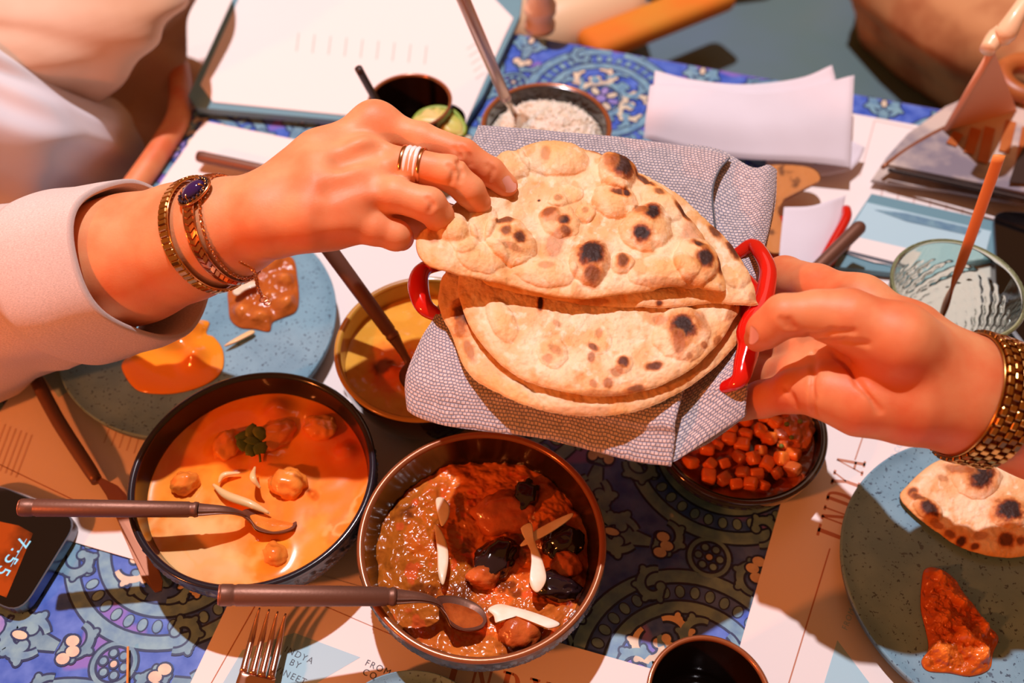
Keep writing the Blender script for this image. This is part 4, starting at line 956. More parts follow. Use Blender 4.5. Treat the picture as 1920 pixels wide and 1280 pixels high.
# ================================================================== FOLDED WHITE NAPKIN (far right)
t = thing('folded_napkin', 'folded white cotton napkin lying on the far right placemat', 'napkin', P(1400, 240, .01))
cloth('napkin_layer', [[(1228, 132, .036), (1300, 150, .036), (1400, 158, .036), (1500, 146, .038), (1560, 122, .042)], [(1560, 122, .042), (1568, 160, .038), (1570, 250, .036)], [(1222, 230, .034), (1400, 250, .034), (1570, 250, .036)], [(1228, 132, .036), (1224, 180, .036), (1222, 230, .034)]], 50, 24, 'napkin', t, .005)
cloth('napkin_layer', [[(1219, 160, .042), (1300, 168, .044), (1400, 176, .044), (1500, 165, .044), (1601, 143, .042)], [(1601, 143, .042), (1597, 220, .040), (1593, 315, .024)], [(1206, 262, .026), (1300, 283, .026), (1400, 296, .025), (1500, 306, .024), (1593, 315, .024)], [(1219, 160, .042), (1212, 210, .040), (1206, 262, .026)]], 60, 40, 'napkin', t, .006, lambda u, v: .002 * np.sin(u * 7 + v * 2), edge=.05)
cloth('napkin_layer', [[(1590, 260, .02), (1605, 268, .02), (1622, 276, .018)], [(1622, 276, .018), (1612, 300, .016), (1596, 318, .014)], [(1480, 330, .010), (1540, 330, .010), (1596, 318, .014)], [(1590, 260, .02), (1540, 300, .014), (1480, 330, .010)]], 16, 16, 'napkin', t, .004)

# ================================================================== ARCHED BOARDS AND PINK NAPKIN (far right corner)
def arch_board(label, pts_px, z0, z1, m, bars=False, name='printed_board'):
    """flat arched board lying slightly tilted (z from z0 at left to z1 at right)"""
    t = thing(name, label, 'board', P(1800, 300, z0))
    n = len(pts_px); zz_ = lambda x: z0 + (z1 - z0) * (x - 1640) / 280
    V = [tuple(P(x, y, zz_(x))) for x, y in pts_px] + [tuple(P(x, y, zz_(x)) + Vector((0, 0, .003))) for x, y in pts_px]
    F = [list(range(n)), list(range(n, 2 * n))[::-1]] + [[i, (i + 1) % n, n + (i + 1) % n, n + i][::-1] for i in range(n)]
    mk('printed_panel', V, F, m, t, smooth=False)
    return t, zz_
t, zf = arch_board('lower arched board with a brown printed scene under the upper one', [(1632, 342), (1660, 300), (1700, 255), (1770, 205), (1850, 170), (1960, 150), (2000, 260), (1960, 395), (1780, 362)], .008, .014, 'picture')
t, zf = arch_board('upper arched board with a copper edge and painted reflections of orange bars', [(1660, 312), (1700, 280), (1760, 245), (1830, 215), (1900, 197), (1990, 190), (2020, 300), (1990, 380), (1800, 340)], .022, .030, 'picture')
tube('copper_edge', [P(1655, 314, .024), P(1700, 281, .025), P(1760, 246, .027), P(1830, 216, .029), P(1900, 197, .031), P(1990, 190, .033)], .0022, 'rim', t, n=40, seg=8)
tube('dark_edge', [P(1665, 318, .023), P(1800, 346, .027), P(1990, 388, .033)], .0018, 'dark', t, n=20, seg=8)
for k_, (x, y0, y1) in enumerate([(1793, 250, 272), (1826, 242, 288), (1852, 240, 305), (1892, 228, 285), (1922, 240, 320)]):  # flat orange strips paint the reflection of ceiling bars onto the board
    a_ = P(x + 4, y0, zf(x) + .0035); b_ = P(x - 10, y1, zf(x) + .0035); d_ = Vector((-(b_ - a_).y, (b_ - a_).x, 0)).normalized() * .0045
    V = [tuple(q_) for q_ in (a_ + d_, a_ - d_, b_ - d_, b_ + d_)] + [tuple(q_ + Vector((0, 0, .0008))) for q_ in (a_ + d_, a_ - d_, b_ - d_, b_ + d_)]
    mk('reflection_bar', V, [[3, 2, 1, 0], [4, 5, 6, 7], [0, 1, 5, 4], [1, 2, 6, 5], [2, 3, 7, 6], [3, 0, 4, 7]], 'wood', t, smooth=False)
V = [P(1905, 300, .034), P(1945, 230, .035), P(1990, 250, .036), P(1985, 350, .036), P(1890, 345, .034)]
poly('dark_patch', [tuple(v_[:2]) for v_ in V], .036, 'dark', t, .0005)  # dark patch on the right of the upper board
t = thing('tent_napkin', 'blush napkin folded to a standing peak behind the arched board', 'napkin', P(1850, 225, .03))
pk = P(1862, 92, .135)
def facet(name, a, b, c_):
    n = Vector((b - a).cross(c_ - a)).normalized() * .002; V = [tuple(q_) for q_ in (a - n, b - n, c_ - n, a + n, b + n, c_ + n)]
    return mk(name, V, [[2, 1, 0], [3, 4, 5], [0, 1, 4, 3], [1, 2, 5, 4], [2, 0, 3, 5]], 'pinkcloth', t, smooth=False)
fa, fb, fc = P(1775, 242, .03), P(1905, 205, .032), P(1850, 190, .03)
facet('front_face', fa, fb, pk); facet('side_face', fa, fc, pk); tube('fold', [fa, pk], .003, 'pinkcloth', t, seg=8)
tag(tube('wooden_handle', [P(1850, 95, .14), P(1868, 70, .145), P(1885, 62, .15), P(1905, 30, .16), P(1940, -20, .17)], [.006, .008, .009, .007, .007], 'cream_lacquer', n=24), 'pale lacquered wooden handle rising at the upper right corner', 'spoon')  # a lone pale handle only, no spoon bowl is modelled
t = tag(lathe('wooden_ring', [(.020, 0), (.030, .002), (.036, .010), (.030, .018), (.020, .016), (.016, .008), (.020, 0)], tuple(P(1925, 165, .03)), 'wood', None, 48), 'orange wooden ring at the right edge behind the arched board', 'ring')

# ================================================================== SECOND BREAD DISH behind the tray
t = thing('enamel_dish', 'second red enamel dish mostly hidden behind the linen napkin', 'dish', P(1500, 400, .003))
q = P(1500, 455, .02)
lathe('dish_body', [(0, .001), (.020, .001), (.030, .008), (.033, .016), (.031, .016), (.027, .008), (.018, .004), (0, .004)], (q.x, q.y, .003), 'red', t, 64)
tube('handle', [P(1540, 495, .030), P(1562, 455, .034), P(1586, 410, .036), P(1586, 392, .034)], .0042, 'red', t, n=24)
t2 = sheet('naan', [(1425, 335), (1460, 318), (1520, 322), (1535, 345), (1490, 362), (1465, 385), (1455, 420), (1478, 462), (1474, 480), (1430, 470)], (1450, 390), .022, 'naan', None, 30, 120, lambda x, y, s: .004 + .003 * n2(x, y, .03), lambda X, Y, S, H_: mixc(LN(196, 126, 66), LN(90, 50, 24), sm(.62, .7, n2(X, Y, .045, 3)) * .8), th=.003)  # browner than the other breads: the white napkin's shadow is in its colour
tag(t2, 'flatbread piece in the second red dish behind the linen napkin', 'flatbread')
o = cloth('paper_napkin', [[(1470, 388, .038), (1520, 386, .040), (1560, 374, .040), (1586, 366, .036)], [(1586, 366, .036), (1576, 410, .034), (1550, 480, .028)], [(1460, 560, .02), (1500, 540, .022), (1550, 480, .028)], [(1470, 388, .038), (1462, 470, .03), (1460, 560, .02)]], 30, 30, 'napkin', None, .002)
tag(o, 'small white napkin sheet between the right hand and folded napkin', 'napkin')

# ================================================================== RED DISH, LINEN NAPKIN, FLATBREADS
DZ = .032; _P0 = P
def P(x, y, h): return _P0(x, y, h + DZ if h > .09 else h)
cd = (P(1105, 552, .12)); rd = .088
t = thing('enamel_dish', 'glossy red enamel dish with loop handles held out under the linen napkin', 'dish', (cd.x, cd.y, .10 + DZ))
lathe('dish_body', [(0, 0), (.060, 0), (.074, .006), (rd - .004, .020), (rd, .0235), (rd - .001, .0245), (rd - .0045, .022), (.071, .0095), (.058, .004), (0, .004)], (cd.x, cd.y, .10 + DZ), 'red', t, 128)
# right handle: wavy loop, pixel path from the photo
tube('handle', [P(1345, 500, .124), P(1385, 474, .133), P(1410, 458, .138), P(1426, 474, .141), P(1440, 505, .142), P(1437, 540, .142), P(1428, 572, .142), P(1412, 600, .141), P(1402, 625, .139), P(1404, 648, .136), P(1396, 680, .134), P(1385, 712, .132), P(1350, 728, .122)],
     [.004, .0042, .0045, .0050, .0052, .0056, .0062, .0066, .0068, .0066, .0062, .0050, .004], 'red', t, n=70, seg=18, flat=.75)
tube('handle_web', [P(1395, 520, .134), P(1412, 548, .138), P(1416, 560, .138), P(1403, 600, .134)], [.005, .007, .0085, .005], 'red', t, n=24, flat=.5)
tube('handle', [P(870, 490, .120), P(820, 497, .124), P(792, 507, .128), P(784, 535, .128), P(795, 573, .126), P(825, 592, .123), P(870, 605, .119)], [.004, .0045, .0055, .0065, .0058, .0045, .004], 'red', t, n=40, seg=16, flat=.8)

t = thing('linen_napkin', 'grey woven linen napkin folded under the flatbreads', 'napkin', (cd.x, cd.y, .12))
def wav(a, b, c):
    return lambda u, v: a * np.sin(u * b + v * 3) * np.sin(v * c + .6) + .0008 * (n2(u, v, 7, 5) - .5)
# lower layer: right-hand strip and its turned edge
cloth('napkin_layer', [[(1290, 270, .136), (1360, 284, .138), (1412, 314, .139), (1440, 310, .138), (1456, 318, .133)],
      [(1456, 318, .133), (1452, 370, .133), (1442, 430, .131), (1418, 520, .129), (1396, 640, .127), (1386, 690, .128), (1402, 712, .126), (1396, 780, .118)],
      [(1150, 800, .118), (1240, 850, .112), (1262, 866, .110), (1330, 822, .114), (1396, 780, .118)],
      [(1290, 270, .136), (1230, 520, .122), (1150, 800, .118)]], 60, 120, 'linen', t, .0026, wav(.0016, 9, 6), aspect=(.30, 1.0))
# hanging dark side of the lower layer
cloth('napkin_side', [[(1430, 312, .131), (1457, 320, .131)], [(1457, 320, .131), (1454, 380, .128), (1440, 450, .124), (1428, 500, .120)], [(1405, 495, .118), (1428, 500, .120)], [(1430, 312, .131), (1432, 400, .126), (1405, 495, .118)]], 10, 40, 'linen', t, .002, aspect=(.05, .4))
# turned under layer at the lower right
cloth('napkin_side', [[(1180, 800, .108), (1300, 800, .110), (1398, 762, .116)], [(1398, 762, .116), (1400, 775, .113), (1392, 786, .110)], [(1264, 862, .104), (1330, 830, .106), (1392, 786, .110)], [(1180, 800, .108), (1230, 840, .106), (1264, 862, .104)]], 30, 12, 'linen', t, .002, aspect=(.5, .12))
# upper layer
def dn(u, v):
    r = -.012 * np.exp(-(((u - .5) / .33) ** 2 + ((v - .5) / .36) ** 2)); return r + .0013 * np.sin(u * 8 + 2) * np.sin(v * 7) + .0008 * (n2(u, v, 7, 9) - .5)
cloth('napkin_layer', [[(897, 234, .143), (1000, 240, .145), (1150, 252, .145), (1280, 271, .144), (1345, 283, .143), (1372, 293, .142)],
      [(1372, 293, .142), (1350, 318, .1425), (1338, 360, .141), (1343, 430, .136), (1320, 600, .132), (1270, 775, .127), (1266, 820, .120), (1259, 873, .112)],
      [(761, 752, .114), (770, 775, .112), (830, 795, .113), (920, 806, .114), (1010, 818, .113), (1100, 842, .111), (1190, 865, .110), (1259, 873, .112)],
      [(897, 234, .143), (878, 290, .140), (850, 430, .132), (820, 570, .128), (790, 630, .127), (765, 690, .124), (759, 722, .119), (761, 752, .114)]], 140, 160, 'linen', t, .0034, dn, aspect=(.92, 1.05), edge=.02)

# seams of the napkin
tube('seam', [P(1368, 296, .1425), P(1347, 322, .1435), P(1336, 362, .142), P(1341, 428, .137)], .0006, 'print_grey', t, n=40, seg=6)

# ---- flatbreads
def naan(label, outline, ctr, h0, bub, burn, zoff, seed, th=.0032, puff=.004, arcedge=None):
    """bub: (px,py,rx,ry,angle,height)  burn: (px,py,rx,ry,angle,strength)"""
    def E(x, y, b):
        c, s = math.cos(b[4]), math.sin(b[4]); dx, dy = x - b[0], y - b[1]
        return ((dx * c + dy * s) / b[2]) ** 2 + ((-dx * s + dy * c) / b[3]) ** 2
    def top(x, y, s):
        h = puff * (np.clip(1 - s ** 8, 0, 1)) ** .5 + .0030 * (n2(x, y, 1 / 55, seed, 3) - .5) + .0015 * (n2(x, y, 1 / 20, seed + 3, 3) - .5) + .0009 * (n2(x, y, 1 / 7, seed + 5, 2) - .5)
        for b in bub:
            d = E(x, y, b) * (1 + .5 * (n2(x, y, 1 / 18, 30, 2) - .5)); h = h + b[5] * np.sqrt(np.clip(1 - d * .75, 0, 1)) - .12 * b[5] * np.exp(-((np.sqrt(d) - 1.25) / .22) ** 2)
        return h
    def col(x, y, s, H_):
        n = n2(x, y, 1 / 40, seed + 9, 5); n3 = n2(x, y, 1 / 12, seed + 14, 4)
        c = mixc(LN(240, 206, 166), LN(228, 176, 122), sm(.35, .65, n)); c = mixc(c, LN(246, 222, 192), sm(.55, .72, n3) * .6)
        c = mixc(c, LN(222, 158, 86), sm(.86, 1.0, s) * .6 * (arcedge(x, y) if arcedge else 1))
        c = mixc(c, LN(220, 150, 80), sm(.60, .74, n2(x, y, 1 / 30, seed + 20, 3)) * .6)
        for b in bub: c = mixc(c, LN(236, 178, 108), np.clip(1 - E(x, y, b), 0, 1) * .55)
        for b in burn:
            d = np.sqrt(E(x, y, b)) + (n2(x, y, 1 / 11, seed + 31, 4) - .5) * .9
            c = mixc(c, LN(206, 122, 50), sm(1.75, 1.1, d) * .75 * min(1, b[5] * 1.5)); c = mixc(c, LN(140, 66, 26), sm(1.25, .9, d) * min(1, b[5] * 1.15))
            if b[5] > .5: c = mixc(c, LN(46, 28, 24), sm(1.0, .62, d) * (b[5] - .35) * 1.5)
        return c
    o = sheet('naan', outline, ctr, h0 + (DZ if h0 > .09 else 0), 'naan', None, 190, 720, top, col, th=th, zoff=zoff, power=.75)
    return tag(o, label, 'flatbread', None)
N4 = [(822, 548), (828, 590), (848, 630), (872, 690), (912, 728), (985, 764), (1080, 782), (1180, 776), (1260, 744), (1332, 695), (1384, 640), (1402, 600), (1406, 560), (1300, 480), (1000, 450), (850, 500)]
naan('lowest folded flatbread showing as a rim along the bottom edge of the stack', N4, (1110, 590), .1335,
     [(868, 600, 34, 30, .6, .002), (960, 742, 60, 18, .5, .002)],
     [(868, 597, 17, 21, -.3, .8), (858, 572, 9, 7, 0, .35), (862, 622, 9, 12, 0, .4), (880, 660, 7, 20, -.4, .4), (1080, 776, 60, 6, 0, .2), (1398, 590, 6, 14, 0, .3)], lambda x, y: .0015 * np.cos((x - 1100) / 130), 1)
N3 = [(858, 536), (866, 575), (880, 610), (905, 648), (945, 690), (1005, 724), (1110, 745), (1205, 735), (1285, 700), (1340, 652), (1372, 605), (1382, 565), (1300, 490), (1000, 450), (880, 490)]
naan('folded flatbread in the middle of the stack with one big char spot at right', N3, (1110, 580), .1415,
     [(1275, 632, 48, 44, 0, .003), (1037, 672, 26, 24, .3, .002), (1168, 690, 16, 16, 0, .0015), (940, 610, 40, 20, 1.1, .002), (1120, 650, 24, 22, 0, .001)],
     [(1277, 628, 22, 24, .3, 1.0), (1270, 655, 10, 20, -.2, .5), (1168, 690, 10, 9, .3, .8), (1225, 693, 14, 7, -.2, .75), (1110, 660, 10, 5, .5, .6), (1107, 680, 6, 8, 0, .5), (1122, 635, 6, 9, .2, .3), (1040, 668, 12, 7, .6, .3),
      (1028, 682, 9, 7, 0, .3), (1155, 706, 12, 7, -.3, .4), (1140, 726, 8, 9, .8, .5), (1112, 727, 7, 5, .5, .35), (1190, 734, 16, 5, -.2, .6), (1013, 580, 5, 13, .1, 1.0), (1252, 580, 9, 5, 0, .9), (1312, 612, 9, 16, -.5, .35), (1236, 610, 14, 9, .2, .3), (1290, 675, 6, 4, 0, .4), (1318, 655, 6, 4, 0, .5), (1344, 640, 5, 10, .6, .5), (1043, 617, 9, 5, .4, .25), (1370, 590, 6, 16, .5, .4), (1150, 742, 60, 4, 0, .3)],
     lambda x, y: .0015 * np.cos((x - 1100) / 160), 2)
N2 = [(1419, 563), (1412, 530), (1392, 488), (1362, 450), (1320, 410), (1260, 360), (1180, 320), (1050, 310), (940, 350), (900, 440), (900, 520), (960, 548), (1060, 566), (1110, 574), (1240, 579), (1330, 570), (1380, 572), (1419, 571)]
naan('folded flatbread peeking out under the top one at the right', N2, (1150, 460), .1475, [(1380, 520, 24, 24, 0, .002)],
     [(1374, 472, 8, 20, -.6, .8), (1340, 440, 8, 14, -.7, .7), (1235, 574, 6, 4, 0, .8), (1110, 570, 30, 4, 0, .4), (1410, 560, 8, 8, 0, .3)], lambda x, y: .001 * np.cos((x - 1100) / 160), 3)
N1 = [(783, 488), (787, 460), (812, 438), (850, 405), (885, 372), (905, 338), (930, 304), (962, 287), (1012, 276), (1062, 276), (1112, 287), (1178, 315), (1225, 347), (1275, 392), (1312, 434), (1340, 475), (1355, 512), (1358, 546), (1300, 543), (1250, 545), (1170, 556), (1090, 563), (1040, 559), (960, 543), (880, 536), (822, 528), (796, 513)]
naan('top folded flatbread pinched by the left hand, large blisters and char spots', N1, (1085, 440), .1555,
     [(1156, 330, 32, 38, -.3, .006), (1040, 305, 58, 34, .15, .005), (958, 322, 30, 26, 0, .004), (1150, 388, 38, 30, .2, .005), (1208, 440, 44, 36, -.3, .006), (1304, 498, 38, 40, .2, .006),
      (1106, 503, 34, 36, .3, .005), (957, 468, 42, 36, .4, .0065), (1048, 425, 34, 28, .6, .003), (1165, 506, 20, 18, 0, .003), (1097, 412, 18, 15, 0, .003), (1045, 391, 16, 13, 0, .0025), (1070, 375, 22, 15, 0, .002),
      (905, 438, 24, 30, .2, .004), (852, 452, 26, 26, 0, .004), (1240, 385, 40, 30, .6, .003), (905, 500, 40, 26, 0, .003), (1020, 520, 50, 24, .1, .003), (870, 470, 26, 26, 0, .003), (1240, 520, 60, 26, 0, .003)],
     [(1163, 328, 20, 26, -.5, .95), (1142, 322, 12, 14, 0, .4), (1218, 418, 16, 14, .3, 1.0), (1200, 458, 15, 12, .1, 1.0), (1198, 412, 10, 10, 0, .5), (1160, 381, 15, 6, .2, .75), (1172, 382, 6, 8, 0, .9), (1310, 478, 20, 6, .5, .95), (1318, 502, 15, 18, .2, .98),
      (1108, 496, 24, 26, .5, 1.0), (1108, 532, 14, 12, 0, .6), (946, 437, 17, 7, -.2, .65), (949, 459, 9, 8, 0, .6), (974, 467, 11, 10, 0, .8), (960, 486, 18, 5, .2, .35), (1028, 414, 13, 7, -.2, .7), (1056, 430, 10, 9, 0, .95), (1058, 449, 10, 8, 0, .65), (1035, 420, 16, 12, 0, .3),
      (1165, 505, 10, 12, 0, .65), (1045, 391, 7, 7, 0, .35), (1096, 411, 6, 5, 0, .3), (1235, 373, 9, 6, .3, .55), (1206, 344, 22, 5, .65, .75), (1280, 405, 18, 5, .75, .8), (1331, 446, 10, 5, .8, .7), (1349, 500, 6, 18, -.1, .7), (1040, 470, 14, 22, .3, .3), (1025, 513, 14, 6, 0, .25),
      (1023, 308, 8, 12, 0, .3), (1120, 290, 20, 4, .3, .5), (815, 470, 10, 12, 0, .35), (1010, 388, 3, 2, 0, 1.0), (1300, 440, 20, 24, .4, .25), (1240, 350, 20, 6, .6, .35), (1255, 540, 40, 5, 0, .25)],
     lambda x, y: .0022 * np.cos((x - 1080) / 180) + .010 * sm(1000, 800, x), 4)

P = _P0

# ================================================================== PERSON REACHING FROM THE LEFT
t1_ = thing('person', 'seated person in a loose beige blouse reaching from the left, pinching the bread', 'person', P(-250, 500, -.3))
LB = Body()
_P0 = P
def P(x, y, h): return _P0(x, y, h if h < .1 else .160 + (h - .13) * HK)
HK = .60
Ax = [(x, y, .13 + (h - .160) / HK, r) for x, y, h, r in [(-260, 590, .130, 125), (-60, 553, .135, 121), (120, 518, .144, 116), (250, 486, .157, 112), (350, 453, .172, 103), (430, 428, .190, 90), (500, 404, .199, 79)]]
LB.chain(Ax, .006)
# metacarpals
LB.chain([(500, 372, .208, 46), (600, 292, .222, 44), (702, 240, .222, 37)], .010)
LB.chain([(500, 390, .208, 50), (600, 330, .225, 44), (688, 300, .226, 36)], .010)
LB.chain([(505, 410, .207, 52), (600, 370, .222, 46), (668, 358, .222, 36)], .010)
LB.chain([(510, 425, .203, 50), (580, 415, .212, 48), (642, 414, .207, 36)], .010)
LB.chain([(500, 410, .205, 56), (620, 400, .198, 58), (660, 380, .196, 48)], .012)
LB.chain([(560, 340, .205, 52), (650, 290, .205, 46)], .012)
# thumb passes below the palm to the underside of the bread
LB.chain([(560, 400, .192, 50), (690, 400, .178, 42), (790, 405, .166, 36), (850, 415, .152, 30)], .010)
# fingers
LB.chain([(702, 240, .222, 37), (790, 262, .221, 32), (868, 290, .217, 30), (920, 322, .205, 26), (948, 348, .193, 23)], .003, .010)
LB.chain([(688, 300, .226, 36), (775, 311, .227, 33), (842, 324, .226, 33), (880, 358, .212, 29), (896, 380, .198, 25)], .003, .010)
LB.chain([(668, 358, .222, 36), (740, 366, .224, 32), (804, 384, .219, 33), (822, 404, .205, 28), (824, 420, .192, 24)], .003, .009)
LB.chain([(642, 414, .207, 36), (700, 430, .203, 29), (742, 441, .195, 28), (752, 446, .182, 24)], .003, .009)
# knuckle bumps
for x, y, h, r in [(703, 228, .230, 27), (682, 300, .234, 22), (664, 352, .231, 20), (640, 402, .220, 18)]:
    q = P(x, y, h); LB.cone(q, r * mpp(x, y, h), q + Vector((.0004, 0, 0)), r * mpp(x, y, h), .016)
# valleys between the knuckles
for a_, b_ in [((640, 300, .250), (708, 278, .249)), ((625, 352, .250), (690, 330, .250)), ((610, 402, .243), (665, 388, .243))]:
    A, B = P(*a_), P(*b_); LB.cone(A, .0032, B, .0048, .010, True)
def skin_disp(amp):
    def f(V): return V
    return f
def creases(body, L_, r=.0005, k=.0018, depth=.0002):
    """shallow skin folds: each a polyline given in photo pixels; lifted on to the body's surface from the camera side"""
    o = np.array([0, 0, CAM_H])
    for pl in L_:
        W_ = []
        for (x, y) in pl:
            d = np.array(P(x, y, 0)) - o; d /= np.linalg.norm(d); tt = .25
            for _ in range(80):
                s_ = float(body.sdf((o + d * tt)[None])[0]); tt += s_ * .9
                if s_ < 1e-5: break
            W_.append(o + d * (tt - depth))
        for i in range(len(W_) - 1): body.cone(W_[i], r, W_[i + 1], r, k, True)
creases(LB, [[(852, 278), (862, 292), (862, 306)], [(866, 276), (880, 292), (882, 308)], [(916, 310), (924, 318), (918, 338)], [(842, 310), (852, 322), (846, 342)], [(858, 306), (866, 322), (862, 338)], [(803, 372), (812, 384), (806, 396)]], .0008, .0026)
LBm = LB.mesh('arm_and_hand', .0010, 'skin', t1_)

# fingernails
def nail(parent, c, nrm, fwd, w, l, m='nail'):
    nrm = Vector(nrm).normalized(); fwd = Vector(fwd); fwd = (fwd - nrm * fwd.dot(nrm)).normalized(); sd = fwd.cross(nrm)
    n = 14; V = []
    for i in range(n):
        for j in range(n):
            u = -1 + 2 * i / (n - 1); v = -1 + 2 * j / (n - 1); q = math.sqrt(max(0, 1 - u * u / 2)); p_ = math.sqrt(max(0, 1 - v * v / 2)); x, y = u * p_, v * q
            V.append(tuple(Vector(c) + sd * x * w + fwd * y * l + nrm * (.0011 - .0034 * x * x * (w / .0056))))
    return mk('fingernail', V, grid_faces(n, n), m, parent)
def hit(body, x, y):
    o = np.array([0, 0, CAM_H]); d = np.array(P(x, y, 0)) - o; d /= np.linalg.norm(d); tt = .25
    for _ in range(90): tt += float(body.sdf((o + d * tt)[None])[0]) * .9
    p = o + d * tt; e = 1e-3; g = np.array([float(body.sdf((p + e * np.eye(3)[i])[None])[0] - body.sdf((p - e * np.eye(3)[i])[None])[0]) for i in range(3)]); return p, g / np.linalg.norm(g)
p_, g_ = hit(LB, 955, 345); nail(LBm, Vector(p_) - Vector(g_) * .0006, g_, P(975, 366, .18) - P(945, 330, .195), .0050, .0052)

# ---- sleeve and cuff wrapped around the arm
def arm_pt(i): return np.array(P(*Ax[i][:3]))
CAMV = np.array([0, -cT, sT])          # from the table towards the camera, roughly
ad = arm_pt(5) - arm_pt(2); ad /= np.linalg.norm(ad)
def ringat(px, off, tilt=.0, n=90, tx=0):
    """ring about the arm axis at photo column px"""
    xs = [a[0] for a in Ax]; C_ = np.array([np.interp(px, xs, [arm_pt(i)[k] for i in range(len(Ax))]) for k in range(3)])
    a0 = ad - CAMV * (ad @ CAMV); a0 /= np.linalg.norm(a0); nrm = a0 + tilt * CAMV + tx * np.array([0, 1, 0]); return LB.ring(C_, nrm, off, n, ref=(0, 0, 1))
def loft(name, rings, m, parent, uvs=(6, 1)):
    """closed shell through a loop of rings (list of (n,3))"""
    R = np.stack(rings + rings[:1]); k, n = R.shape[:2]; R = np.concatenate([R, R[:, :1]], 1)
    uu, vv = np.meshgrid(np.linspace(0, uvs[0], n + 1), np.linspace(0, uvs[1] * 2, k)); 
    return mk(name, R.reshape(-1, 3), grid_faces(k, n + 1), m, parent, uv=np.stack([uu.ravel(), vv.ravel()], -1))
a_ = np.linspace(0, 2 * PI, 90, endpoint=False)
def sag(base, amt): # cloth hangs away below the arm
    return base + amt * np.clip(-np.cos(a_), 0, 1) ** 1.5 + .0012 * np.sin(a_ * 5 + 1)
cr = []
for px, off in [(270, .0060), (271, .0080), (266, .0090), (228, .0104), (188, .0112), (148, .0116), (132, .0110), (128, .0090), (132, .0070)]:
    cr.append(ringat(px, sag(off, .0075), .55)[0])
for px, off in [(166, .0045), (212, .0042), (264, .0045)]: cr.append(ringat(px, sag(off, .0070), .55)[0])
loft('cuff', cr, 'cuff', t1_, (3.0, .35))
sl = []
for px, off, s_ in [(148, .0050, .006), (60, .0095, .008), (20, .0100, .010), (-40, .013, .014), (-110, .015, .02), (-200, .018, .028), (-255, .02, .03), (-255, .017, .03), (-110, .012, .02), (-20, .006, .01)]:
    sl.append(ringat(px, sag(off, s_) + (.002 * np.sin(a_ * 7 + px * .05)), .50)[0])
loft('sleeve', sl, 'cuff', t1_, (3.0, .8))
# ---- torso with draped blouse, lap
def draped(name, axis, rad, m, parent, seed=0, fold=.02, nseg=150, nr=110, freq=7):
    """axis: list of (x, y, z); rad: (rx, ry); folds run down and swing around the body"""
    A = spline(np.column_stack([axis, rad]), nr); a = np.linspace(0, 2 * PI, nseg, endpoint=False); V = []
    for i in range(nr):
        s = i / (nr - 1); e = np.sqrt(max(1e-4, 1 - max(0, (abs(s - .5) - .42) / .08) ** 2))
        ca, sa = np.cos(a), np.sin(a); wn = n2(ca * 1.2 + 5, sa * 1.2 + s * 3 + 5, 1.1, seed, 3)
        r1 = .5 + .5 * np.cos(2 * a + 2 * freq * s + 6 * wn); r2 = .5 + .5 * np.cos(-3 * a + freq * 2.6 * s + 7 * wn + 1)
        f = fold * (.7 * r1 ** 1.6 + .3 * r2 ** 2 - .4)
        V.append(np.stack([A[i, 0] + (A[i, 3] + f) * np.cos(a) * e, A[i, 1] + (A[i, 4] + f) * np.sin(a) * e, np.full(nseg, A[i, 2])], -1))
    V = np.stack(V); F = grid_faces(nr, nseg, False, True).tolist() + [list(range(nseg))[::-1], list(range((nr - 1) * nseg, nr * nseg))]
    return mk(name, V.reshape(-1, 3), [f[::-1] for f in F], m, parent)
draped('blouse', [(-.53, .84, -.30), (-.53, .84, -.16), (-.52, .83, 0), (-.52, .82, .10), (-.62, .80, .17), (-.72, .77, .23), (-.80, .75, .28)], [(.15, .13), (.165, .15), (.19, .17), (.20, .18), (.17, .16), (.14, .13), (.06, .06)], 'blouse', t1_, 2, .10, 260, 260, 9)
draped('shirt_front', [(-.49, .66, -.28), (-.475, .655, -.12), (-.475, .65, .0), (-.49, .64, .08), (-.52, .64, .20)], [(.12, .09), (.12, .09), (.115, .09), (.10, .08), (.07, .06)], mat('white_shirt', L(226, 220, 222), .8, col2=L(206, 204, 214), nscale=6), t1_, 6, .04, 160, 120, 7)
tube('left_forearm', [P(322, 90, -.05), P(338, 150, -.03), P(336, 215, .002), P(308, 268, .006), P(272, 322, .006), P(225, 390, .0)], [.012, .012, .0115, .011, .011, .012], 'skin2', t1_, n=40, seg=24)

# ================================================================== JEWELLERY ON THE LEFT WRIST
def frames(Rg, D, nrm):
    n = len(Rg); T = np.roll(Rg, -1, 0) - np.roll(Rg, 1, 0); T /= np.linalg.norm(T, axis=1)[:, None]
    S_ = np.cross(D, T); S_ /= np.linalg.norm(S_, axis=1)[:, None]; U = np.cross(T, S_); return T, S_, U
def place(proto, parent, c, X, Y, Z, first):
    """first time the prototype itself is used, afterwards a copy sharing its mesh"""
    o = proto if first else proto.copy()
    if not first: COL.objects.link(o)
    o.parent = parent; m4 = Matrix((tuple(X), tuple(Y), tuple(Z))).transposed().to_4x4(); m4.translation = Vector(c)
    o.matrix_parent_inverse = Matrix.Translation(parent.location).inverted(); o.matrix_basis = m4; return o
def proto(name, builder, m):
    bm = bmesh.new(); builder(bm); V = [v.co[:] for v in bm.verts]; F = [[v.index for v in f.verts] for f in bm.faces]; bm.free()
    return mk(name, V, F, m, None, False)
def bbox(sx, sy, sz, bev):
    def f(bm):
        bmesh.ops.create_cube(bm, size=1); bmesh.ops.scale(bm, vec=Vector((sx, sy, sz)), verts=bm.verts)
        if bev: bmesh.ops.bevel(bm, geom=bm.edges[:], offset=bev, segments=1, affect='EDGES')
        bm.verts.index_update()
    return f
